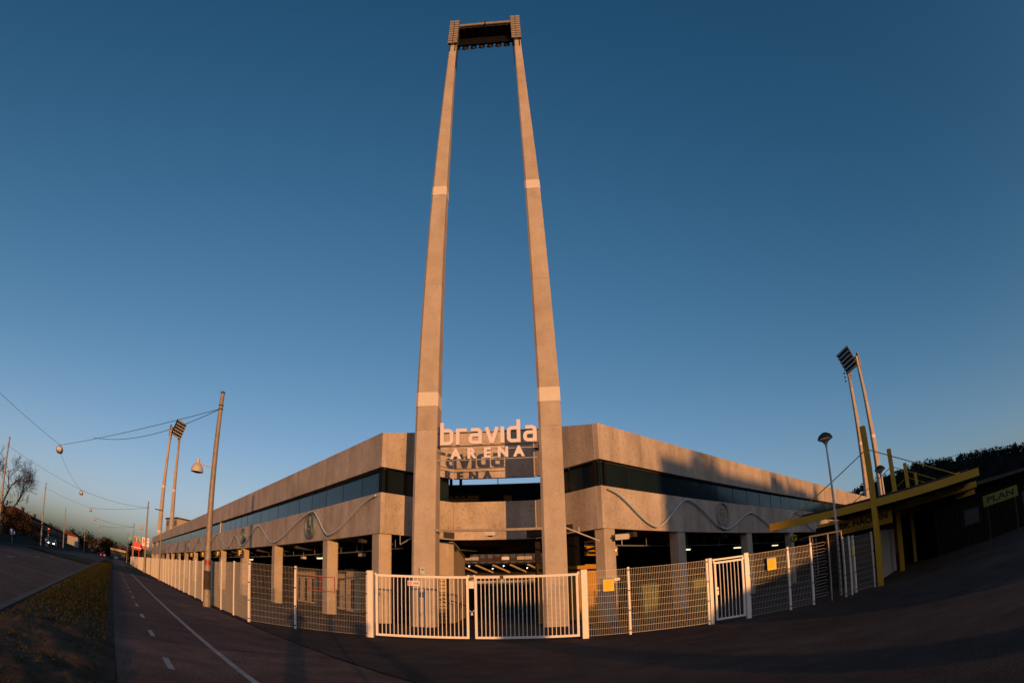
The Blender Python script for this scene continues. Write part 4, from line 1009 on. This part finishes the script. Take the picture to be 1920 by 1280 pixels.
rg = random.Random(9); mb = MB()
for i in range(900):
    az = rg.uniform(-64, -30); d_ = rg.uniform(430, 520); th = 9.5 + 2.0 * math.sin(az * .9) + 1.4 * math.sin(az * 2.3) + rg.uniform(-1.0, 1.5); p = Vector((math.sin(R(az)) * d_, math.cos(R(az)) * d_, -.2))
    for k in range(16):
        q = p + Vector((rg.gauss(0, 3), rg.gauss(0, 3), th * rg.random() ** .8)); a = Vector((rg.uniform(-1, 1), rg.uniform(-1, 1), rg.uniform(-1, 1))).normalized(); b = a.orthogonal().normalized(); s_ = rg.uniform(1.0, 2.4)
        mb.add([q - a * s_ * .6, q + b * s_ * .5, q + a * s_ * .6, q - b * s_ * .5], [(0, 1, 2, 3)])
tag(mb.build('far_wood', M['hazed_scrub']), 'low far off belt of bare woodland along the left horizon', 'wood', kind='stuff')

# ------------------------------------------------------------------ houses across the road
def house(a0, a1, l, dep, z0, h, label, wall, roof, rows, cols, gable=1.6, name='row_house', chim=2):
    c = RD((a0 + a1) / 2, l, z0); t = thing(name, c, label, 'house', 'houses across the road')
    mb = MB(); mb.span(RD(a0, l), RD(a1, l), z0 - .5, z0 + h, dep, -1); mb.build('wall', M[wall], t)
    A = [RD(a0 - .3, l - .35), RD(a1 + .3, l - .35), RD(a1 + .3, l + dep + .35), RD(a0 - .3, l + dep + .35)]; z = z0 + h
    r0 = RD(a0 + 1, l + dep / 2, z + gable); r1 = RD(a1 - 1, l + dep / 2, z + gable)
    vs = [v + UP * z for v in A] + [r0, r1]
    mb = MB(); mb.add(vs, [(0, 1, 5, 4), (2, 3, 4, 5), (3, 0, 4), (1, 2, 5), (3, 2, 1, 0)]); rf = mb.build('roof', M[roof], t)
    for k in range(chim):
        q = RD(a0 + (a1 - a0) * (k + .6) / (chim + .2), l + dep / 2); mb = MB(); mb.box(q + UP * (z + gable + .2), (.9, .7, 1.2), dL); mb.build('chimney', M['brick_brown'], rf)
    for i in range(rows):
        for j in range(cols):
            s = a0 + (a1 - a0) * (j + .5) / cols; zz = z0 + h * (i + .55) / rows
            mb = MB(); mb.obb(RD(s, l - .03, zz), dL * 1.0, nL * .05, UP * .55); wn = mb.build('window', M['render_white'], t)
            mb = MB(); mb.obb(RD(s, l - .10, zz), dL * .85, nL * .04, UP * .42); mb.build('pane', M['pane'], wn)
    for j in range(cols):
        pass
    return t
house(124, 172, 19, 9, .6, 4.2, 'low brown brick house row with red roof behind the traffic light', 'brick_brown', 'brick_red', 2, 12, 1.2)
house(176, 232, 19.5, 9, .5, 4.3, 'second brown house row with dark gable farther along the road', 'brick_brown', 'roof_dark', 2, 12, 1.3, chim=1)
house(262, 300, 17, 9, .3, 5.0, 'pale rendered house with red roof at the road end', 'render_white', 'roof_red', 1, 8, 2.0, chim=1)
# cars
def car(p, d, label, paint, lit, back=True):
    p = Vector(p); d = Vector(d).normalized(); n = Vector((d.y, -d.x, 0)); t = thing('car', p, label, 'car', 'cars on the road')
    def sec(x, hw, z0, z1, tw): return [p + d * x + n * hw + UP * z0, p + d * x + n * hw + UP * (z0 + (z1 - z0) * .6), p + d * x + n * tw + UP * z1, p + d * x - n * tw + UP * z1, p + d * x - n * hw + UP * (z0 + (z1 - z0) * .6), p + d * x - n * hw + UP * z0]
    mb = MB(); mb.loft([sec(-2.1, .8, .35, .85, .7), sec(-1.9, .87, .25, .98, .8), sec(-.8, .88, .22, 1.0, .82), sec(.9, .88, .22, .96, .82), sec(1.9, .86, .25, .82, .78), sec(2.12, .75, .35, .68, .65)]); mb.build('body', M[paint], t, smooth=45)
    mb = MB(); mb.loft([sec(-1.75, .78, .95, 1.0, .74), sec(-1.2, .78, .95, 1.42, .62), sec(.1, .78, .95, 1.45, .62), sec(.95, .78, .93, .98, .72)]); mb.build('window', M['pane'], t, smooth=30)
    for x in (-1.3, 1.3):
        for s in (-1, 1):
            mb = MB(); mb.lathe(p + d * x + n * s * .8 + UP * .32, [(.32, -.1), (.32, .1)], 14, n); wh = mb.build('wheel', M['tyre'], t); mb = MB(); mb.lathe(p + d * x + n * s * .8 + UP * .32, [(.18, -.11), (.18, .11)], 12, n); mb.build('rim', M['grey_steel'], wh)
    for s in (-1, 1):
        mb = MB(); mb.obb(p - d * 2.1 + n * s * .62 + UP * .72, d * .04, n * .16, UP * .08); mb.build('taillight', M['tail_lit'] if lit == 'tail' else M['red_paint'], t)
        mb = MB(); mb.obb(p + d * 2.08 + n * s * .6 + UP * .62, d * .06, n * .15, UP * .08); mb.build('headlight', M['head_lit'] if lit == 'head' else M['lamp_glass'], t)
    return t
car(RD(205, 3.9, -.1), dL, 'red car with tail lights on far along the road', 'car_paint', 'tail')
car(RD(238, 4.0, -.1), dL, 'grey car ahead of the red car in the distance', 'car_grey', 'tail')
car(RD(118, 13.2, .2), -dL, 'oncoming car with bright headlights across the road', 'car_grey', 'head')
car(RD(262, -1.5, 0), dL, 'white van parked at the far end of the path', 'car_white', 'none')
# traffic light, round blue signs
c = RD(97, 11.6); t = thing('traffic_light', c, 'traffic light showing red across the road', 'traffic light')
mb = MB(); mb.tube([c, c + UP * 3.1], .06, 8); mb.build('pole', M['grey_steel'], t)
mb = MB(); mb.obb(c + UP * 2.75 - dL * .12, nL * .17, dL * .1, UP * .45); mb.build('case', M['ink'], t)
for k, m_ in enumerate(('tail_lit', 'ink', 'ink')):
    mb = MB(); mb.lathe(c + UP * (3.03 - k * .28) - dL * .22, [(.10, 0), (.10, -.03)], 12, dL); mb.build('signal', M[m_], t)
for k, (a, l, lab) in enumerate(((58, 10.9, 'round blue road sign low at the left edge'), (92, 11.3, 'round blue road sign beside the traffic light'))):
    c = RD(a, l); t = thing('road_sign', c, lab, 'road sign', 'round blue signs')
    mb = MB(); mb.tube([c, c + UP * 1.3], .03, 6); mb.build('pole', M['grey_steel'], t)
    mb = MB(); mb.lathe(c + UP * 1.15 - dL * .04, [(.30, 0), (.30, -.02)], 18, dL); mb.build('disc', M['sign_blue'], t)
    mb = MB(); mb.obb(c + UP * 1.15 - dL * .065, (nL + UP).normalized() * .16, dL * .004, (nL - UP).normalized() * .035); mb.build('arrow', M['sign_white'], t)
# restaurant signs behind the second pole
def atp(az, dist): return Vector((math.sin(R(az)), math.cos(R(az)), 0)) * dist
q = atp(-37.15, 240); f = -q.normalized(); ux = f.cross(UP) * -1
t = thing('restaurant_sign', q, 'red pylon sign with yellow arched M beside the path end', 'sign')
for s in (-1.2, 1.2):
    mb = MB(); mb.tube([q + ux * s, q + ux * s + UP * 8], .18, 8); mb.build('post', M['sign_red'], t)
mb = MB(); mb.obb(q + UP * 7.6, ux * 1.75, f * .25, UP * 1.0); mb.build('board', M['sign_red'], t)
mb = MB(); mb.obb(q + UP * 5.9, ux * 1.9, f * .25, UP * .35); mb.build('lower_board', M['sign_red'], t)
mb = MB(); mb.obb(q + UP * 6.45, ux * 2.2, f * .2, UP * .15); mb.build('white_strip', M['sign_white'], t)
for s in (-.72, .72):
    mb = MB(); mb.tube([q + f * .1 + ux * (s + .72 * math.cos(R(180 - 18 * k)) ) + UP * (8.6 + 2.4 * math.sin(R(18 * k)) ** .8) for k in range(11)], .17, 6); mb.build('arch', M['sign_yellow'], t, smooth=60)
q = atp(-36.25, 236); f = -q.normalized(); ux = f.cross(UP) * -1
t = thing('shop_sign', q, 'white shop pylon sign with red lettering beside the second pole', 'sign')
mb = MB(); mb.obb(q + UP * 5, ux * .25, f * .25, UP * 5); mb.build('post', M['sign_white'], t)
mb = MB(); mb.obb(q + UP * 9.2, ux * 1.5, f * .30, UP * 1.7); mb.build('board', M['sign_white'], t)
lettering('lettering', 'IC', 2.6, q + UP * 9.3 + f * .31, ux, UP, M['sign_red'], t, .02, .08)
mb = MB(); mb.obb(q + UP * 6.9, ux * 1.4, f * .28, UP * .45); mb.build('red_strip', M['sign_red'], t)
q = atp(-39.0, 290); t = thing('shop_building', q, 'pale flat roofed shop front where the road ends', 'building')
mb = MB(); mb.obb(q + UP * 4.2, nL * 4, dL * 3, UP * .5); mb.build('roof', M['render_cream'], t)
mb = MB(); mb.obb(q + UP * 1.7, nL * 3.8, dL * 2.6, UP * 1.8); mb.build('wall', M['brick_brown'], t)
for k in range(6):
    mb = MB(); mb.obb(q + UP * 1.6 + nL * (-3.1 + k * 1.24) - dL * 2.62, nL * .5, dL * .05, UP * 1.2); mb.build('window', M['pane'], t)

# ------------------------------------------------------------------ flats behind the left stand, antenna
def block(c, ux, wd, dep, h, label, wall, rows, cols, roofm='roof_dark', name='apartment_block', panel=None, z0=0):
    c = Vector(c); ux = Vector(ux).normalized(); n = Vector((ux.y, -ux.x, 0))
    t = thing(name, c, label, 'building', 'apartment blocks')
    mb = MB(); mb.obb(c + UP * (h / 2 + z0), ux * wd / 2, n * dep / 2, UP * h / 2); mb.build('wall', M[wall], t)
    mb = MB(); mb.obb(c + UP * (h + z0 + .25), ux * (wd / 2 + .3), n * (dep / 2 + .3), UP * .25); mb.build('roof', M[roofm], t)
    for i in range(rows):
        for j in range(cols):
            p = c + n * (dep / 2 + .02) + ux * (wd * ((j + .5) / cols - .5)) + UP * (z0 + h * (i + .5) / rows)
            if panel and (i + j * 3) % 7 in panel:
                mb = MB(); mb.obb(p - UP * h / rows * .2, ux * wd / cols * .48, n * .5, UP * h / rows * .22); mb.build('balcony', M[panel[(i + j * 3) % 7]], t)
            mb = MB(); mb.obb(p + UP * h / rows * .1, ux * wd / cols * .3, n * .04, UP * h / rows * .25); mb.build('window', M['pane'], t)
    return t
q = atp(-31.9, 205); block(q, Vector((.80, -.60, 0)), 12, 14, 17.6, 'cream flat roofed apartment block behind the left stand', 'render_cream', 5, 3)
q = atp(-30.2, 190); t = thing('antenna', q, 'thin antenna mast behind the roof of the left stand', 'antenna')
mb = MB(); mb.tube([q, q + UP * 19.5], .08, 5); mb.build('mast', M['dark_steel'], t)
mb = MB(); mb.obb(q + UP * 18.6, Vector((.8, 0, 0)), (0, .03, 0), UP * .05); mb.build('aerial', M['dark_steel'], t)
# ------------------------------------------------------------------ seen through the passage: pitch boards, opposite stand, flats
sheet('pitch', [(-60, 46), (60, 46), (60, 120), (-60, 120)], .012, M['grass'])
t = thing('green_hoarding', (-1, 41, 0), 'dark green hoarding at the end of the entrance passage', 'hoarding')
for k in range(5):
    mb = MB(); mb.box((-4.6 + k * 1.9, 41, 1.02), (1.88, .06, 2.0)); mb.build('board', M['green_board'], t)
mb = MB(); mb.box((-.8, 40.95, 2.08), (9.6, .10, .08)); mb.build('rail', M['grey_steel'], t)
op = thing('opposite_stand', (-3, 146, 0), 'opposite roofed stand seen through the entrance passage', 'stand')
for k in range(9):
    mb = MB(); mb.box((-3, 134 + k * 1.2, .5 + k * .35), (70, 1.2, 1.0 + k * .7)); mb.build('terrace_step', M['column_concrete'] if k % 2 else M['interior'], op)
for x in (-12, -5, 2, 9):
    mb = MB(); mb.obb((x, 138.5, 3.9), Vector((2.6, 4.0, 1.9)), Vector((.5, -.3, 0)), Vector((0, 0, .18))); mb.build('stair', M['beige_board'], op)
mb = MB(); mb.box((-3, 147.5, 4.6), (70, .4, 9.2)); mb.build('rear_wall', M['black_paint'], op)
mb = MB(); mb.box((-3, 141.5, 8.35), (70, 12, .35)); mb.build('roof', M['black_paint'], op)
for k in range(9):
    x = -17 + k * 3.9
    mb = MB(); mb.obb((x + 1.6, 138.8, 7.35), Vector((1.75, 3.3, -.75)), Vector((.18, -.09, 0)), UP * .18); mb.build('raking_beam', M['beige_board'], op)
    for dx, dz in (((2.2, 7.9),) if k % 2 else ((3.6, 7.3),)):
        mb = MB(); mb.lathe((x + dx, 135.8, dz), [(.15, -.06), (.15, .06)], 10, (0, 1, 0)); mb.build('spotlight', M['spot_lit'], op)
block((-3, 232, 0), (1, 0, 0), 46, 12, 20, 'tall apartment block with red and white balconies beyond the stands', 'brick_brown', 7, 16, panel={0: 'render_white', 2: 'brick_red', 4: 'render_cream', 5: 'zinc'})

# ------------------------------------------------------------------ wooded hill on the right
mb = MB(); vs = []; fs = []; NA, NR = 48, 8
def hill_h(az): 
    pts = [(20, 0), (26, 8), (30, 16), (34, 21.5), (40, 24), (46, 21.5), (52, 17.5), (56, 18), (62, 32), (70, 36), (104, 36), (112, 4)]  # past the right edge: unseen ridge raised to shade the slope in view
    for (a0, h0), (a1, h1) in zip(pts[:-1], pts[1:]):
        if a0 <= az <= a1: return h0 + (h1 - h0) * (az - a0) / (a1 - a0)
    return 0
for i in range(NA + 1):
    az = 20 + 92 * i / NA; d0 = 130 if az < 55 else max(100, 130 - (az - 55) * 4.3); rl = 90 if az < 55 else max(40, 90 - (az - 55) * 7)
    for j in range(NR + 1):
        u = j / NR; d_ = d0 + u * rl; hh = hill_h(az) * math.sin(min(1, u * 1.15) * math.pi / 2) ** 1.3 - .2 + vnoise(az * .6, j * 1.3) * .5 * u
        vs.append((math.sin(R(az)) * d_, math.cos(R(az)) * d_, hh))
for i in range(NA):
    for j in range(NR):
        q = i * (NR + 1) + j; fs.append((q, q + NR + 1, q + NR + 2, q + 1))
mb.add(vs, [f[::-1] for f in fs]); struct(mb.build('hill', M['terrain'], None, smooth=80))
rg = random.Random(5); mb = MB()
for i in range(1500):
    az = rg.uniform(22, 58); u = rg.random() ** .7; d_ = 131 + u * 89; hh = hill_h(az) * math.sin(min(1, (d_ - 130) / 90 * 1.15) * math.pi / 2) ** 1.3
    th = rg.uniform(1.3, 3.0); p = Vector((math.sin(R(az)) * d_, math.cos(R(az)) * d_, hh - .3)); rw = th * rg.uniform(.28, .5)
    for k in range(26):
        q = p + Vector((rg.gauss(0, .45) * rw, rg.gauss(0, .45) * rw, th * (.2 + .8 * rg.random()))); a = Vector((rg.uniform(-1, 1), rg.uniform(-1, 1), rg.uniform(-1, 1))).normalized(); b = a.orthogonal().normalized(); s = rg.uniform(.3, .8)
        mb.add([q - a * s * .6, q + b * s * .45, q + a * s * .6, q - b * s * .45], [(0, 1, 2, 3)])
tag(mb.build('wood', M['needle']), 'dark wood covering the hill behind the canopy', 'wood', kind='stuff')

# ------------------------------------------------------------------ behind the camera: what casts the long shadows
B_ = -Vector((LIGHT.x, LIGHT.y, 0)).normalized(); S_ = Vector((-B_.y, B_.x, 0))          # towards the sun, and to its left
def back(p, t_): return Vector((p[0], p[1], 0)) + B_ * t_
t = thing('low_hall', back((7.09, 27.76), 92) , 'flat roofed hall behind the camera whose shadow falls on the right stand', 'building')
e1 = back((7.09, 27.76), 92); sd_ = Vector((B_.y, -B_.x, 0)); sd_ = sd_ if sd_.x > 0 else -sd_
TE = math.tan(SUN_EL); H_ = 7.75 + 92 * TE
mb = MB(); mb.obb(e1 + sd_ * 13.3 + B_ * 6 + UP * H_ / 2, sd_ * 13.3, B_ * 6, UP * H_ / 2); mb.build('wall', M['brick_brown'], t)
mb = MB(); mb.obb(e1 + sd_ * 13.3 + B_ * 6 + UP * (H_ + .06), sd_ * 13.4, B_ * 6.1, UP * .06); rf = mb.build('roof', M['roof_dark'], t)
for s_, w_, hh in ((15.2, .7, .55), (16.4, .5, .4), (21.5, 1.6, .3)):
    mb = MB(); mb.obb(e1 + sd_ * s_ + B_ * 3 + UP * (H_ + hh), sd_ * w_, B_ * .6, UP * hh); mb.build('chimney', M['brick_brown'], rf)
for i in range(2):
    for j in range(8):
        mb = MB(); mb.obb(e1 + sd_ * (2 + j * 3.2) - B_ * .02 + UP * (2.2 + i * 4.2), sd_ * .9, B_ * .04, UP * .8); mb.build('window', M['pane'], t)
for k, (s_, h_) in enumerate(((4, 1.2), (18.5, 1.2), (24.5, .5))):
    leaf_tree(e1 + sd_ * s_ - B_ * 8 * 0 + B_ * 16, H_ + h_ + 14 * TE, 2.2, ['round tree behind the hall at its left end', 'round tree behind the hall near its chimney', 'low tree behind the right end of the hall'][k], 70 + k, 'scrub', 900, .6, 'trees behind the hall', 'garden_tree', .4)
# unseen bank of earth, added and raised rightward to shade fence and ground
vs = []; fs = []; prof_ = [(4.9, 0), (5.7, .5), (6.9, 1.0), (8.4, 1.32), (9.7, 1.72), (11, 2.3), (14, 3.2), (20, 4.8), (34, 6.0), (70, 6.5)]
for x, hgt in prof_:
    c = back((x, 17.2), 30 + x * .4); top_ = hgt + (30 + x * .4) * TE if hgt else .02
    for k, f_ in enumerate((-1, -.5, 0, .5, 1)): vs.append(c + B_ * f_ * (3 + top_ * 1.6) + UP * (top_ * (1 - abs(f_)) ** .8 - .02))
for i in range(len(prof_) - 1):
    for k in range(4):
        q = i * 5 + k; fs.append((q, q + 5, q + 6, q + 1))
mb = MB(); mb.add(vs, fs); struct(mb.build('shade_bank', M['terrain'], None, smooth=70))
# slim post and two made-up shadow casters behind the camera
p = back((-2.2, 8.56), 14); t = thing('marker_post', p, 'slim steel marker post behind the camera with a long thin shadow', 'post')
mb = MB(); mb.tube([p, p + UP * 1.9], .06, 10, .06); mb.build('shaft', M['pole_steel'], t, smooth=50)
mb = MB(); mb.lathe(p, [(.075, 1.9), (.05, 2.0)], 8); mb.build('cap', M['dark_steel'], t)
p = back((-1.39, 8.95), 20); t = thing('shadow_block', p, 'unseen made-up block behind the camera casting the wide shadow streak', 'shadow caster')  # unseen block put in to cast the wide streak
mb = MB(); mb.obb(p + UP * .8, sd_ * .17, B_ * .14, UP * .8); mb.build('body', M['zinc'], t)
mb = MB(); mb.obb(p + UP * 1.72, sd_ * .22, B_ * .18, UP * .12); mb.build('head', M['dark_steel'], t)
mb = MB(); mb.obb(p + UP * 1.3 - B_ * .15, sd_ * .10, B_ * .01, UP * .09); mb.build('screen', M['pane'], t)
p = back((2.9, 10.0), 26); t = thing('shadow_box', p, 'unseen made-up box behind the camera casting the broad shadow band', 'cabinet')  # unseen box sized to cast the broad band across ground and gate
hh = 1.05 + 34 * TE
mb = MB(); mb.obb(p + UP * hh / 2, sd_ * .62, B_ * .35, UP * hh / 2); mb.build('body', M['zinc'], t)
mb = MB(); mb.obb(p + UP * (hh + .04), sd_ * .68, B_ * .42, UP * .04); mb.build('lid', M['grey_steel'], t)
for s_ in (-.31, .31):
    mb = MB(); mb.obb(p - B_ * .36 + sd_ * s_ + UP * hh / 2, sd_ * .28, B_ * .012, UP * (hh / 2 - .12)); mb.build('door', M['grey_steel'], t)
# the photographer
def person(base, face):
    base = Vector(base); f = Vector(face).normalized(); r_ = Vector((f.y, -f.x, 0))
    def P(x, y, z): return r_ * x + f * y + UP * z
    t = thing('person', base, 'person in a dark coat standing behind the camera and holding it up', 'person')
    V = [(P(0, 0, .92), .15), (P(0, 0, 1.12), .145), (P(0, .0, 1.32), .16), (P(0, .01, 1.43), .075), (P(0, .03, 1.52), .07), (P(0, .05, 1.60), .105), (P(0, .04, 1.70), .07),
         (P(.09, 0, .86), .12), (P(.085, .02, .50), .095), (P(.085, 0, .10), .075), (P(.09, .14, .05), .05), (P(-.09, 0, .86), .12), (P(-.085, .02, .50), .095), (P(-.085, 0, .10), .075), (P(-.09, .14, .05), .05),
         (P(.19, 0, 1.38), .075), (P(.30, .10, 1.16), .055), (P(.10, .24, 1.46), .042), (P(-.19, 0, 1.38), .075), (P(-.30, .10, 1.16), .055), (P(-.10, .24, 1.46), .042)]
    E = [(0, 1), (1, 2), (2, 3), (3, 4), (4, 5), (5, 6), (0, 7), (7, 8), (8, 9), (9, 10), (0, 11), (11, 12), (12, 13), (13, 14), (2, 15), (15, 16), (16, 17), (2, 18), (18, 19), (19, 20)]
    me = bpy.data.meshes.new('body'); me.from_pydata([v for v, _ in V], E, []); me.materials.append(M['coat'])
    o = bpy.data.objects.new('body', me); col.objects.link(o); o.parent = t
    sk = o.modifiers.new('skin', 'SKIN'); 
    if not me.skin_vertices: me.attributes
    for i, (_, rad) in enumerate(V): me.skin_vertices[0].data[i].radius = (rad, rad)
    me.skin_vertices[0].data[0].use_root = True
    ss = o.modifiers.new('sub', 'SUBSURF'); ss.levels = 2; ss.render_levels = 2
    for s in (-1, 1):
        for k in range(5):
            mb = MB(); b0 = base + P(s * .10, .26, 1.44 + k * .018); mb.tube([b0, b0 + f * .05 - r_ * s * .02, b0 + f * .07 - r_ * s * .055], .0085, 6, .007); mb.build('finger', M['skin'], t, smooth=60)
    return t
person(back((0, 0), .52) + Vector((0, -.1, 0)), (-.35, .93, 0))
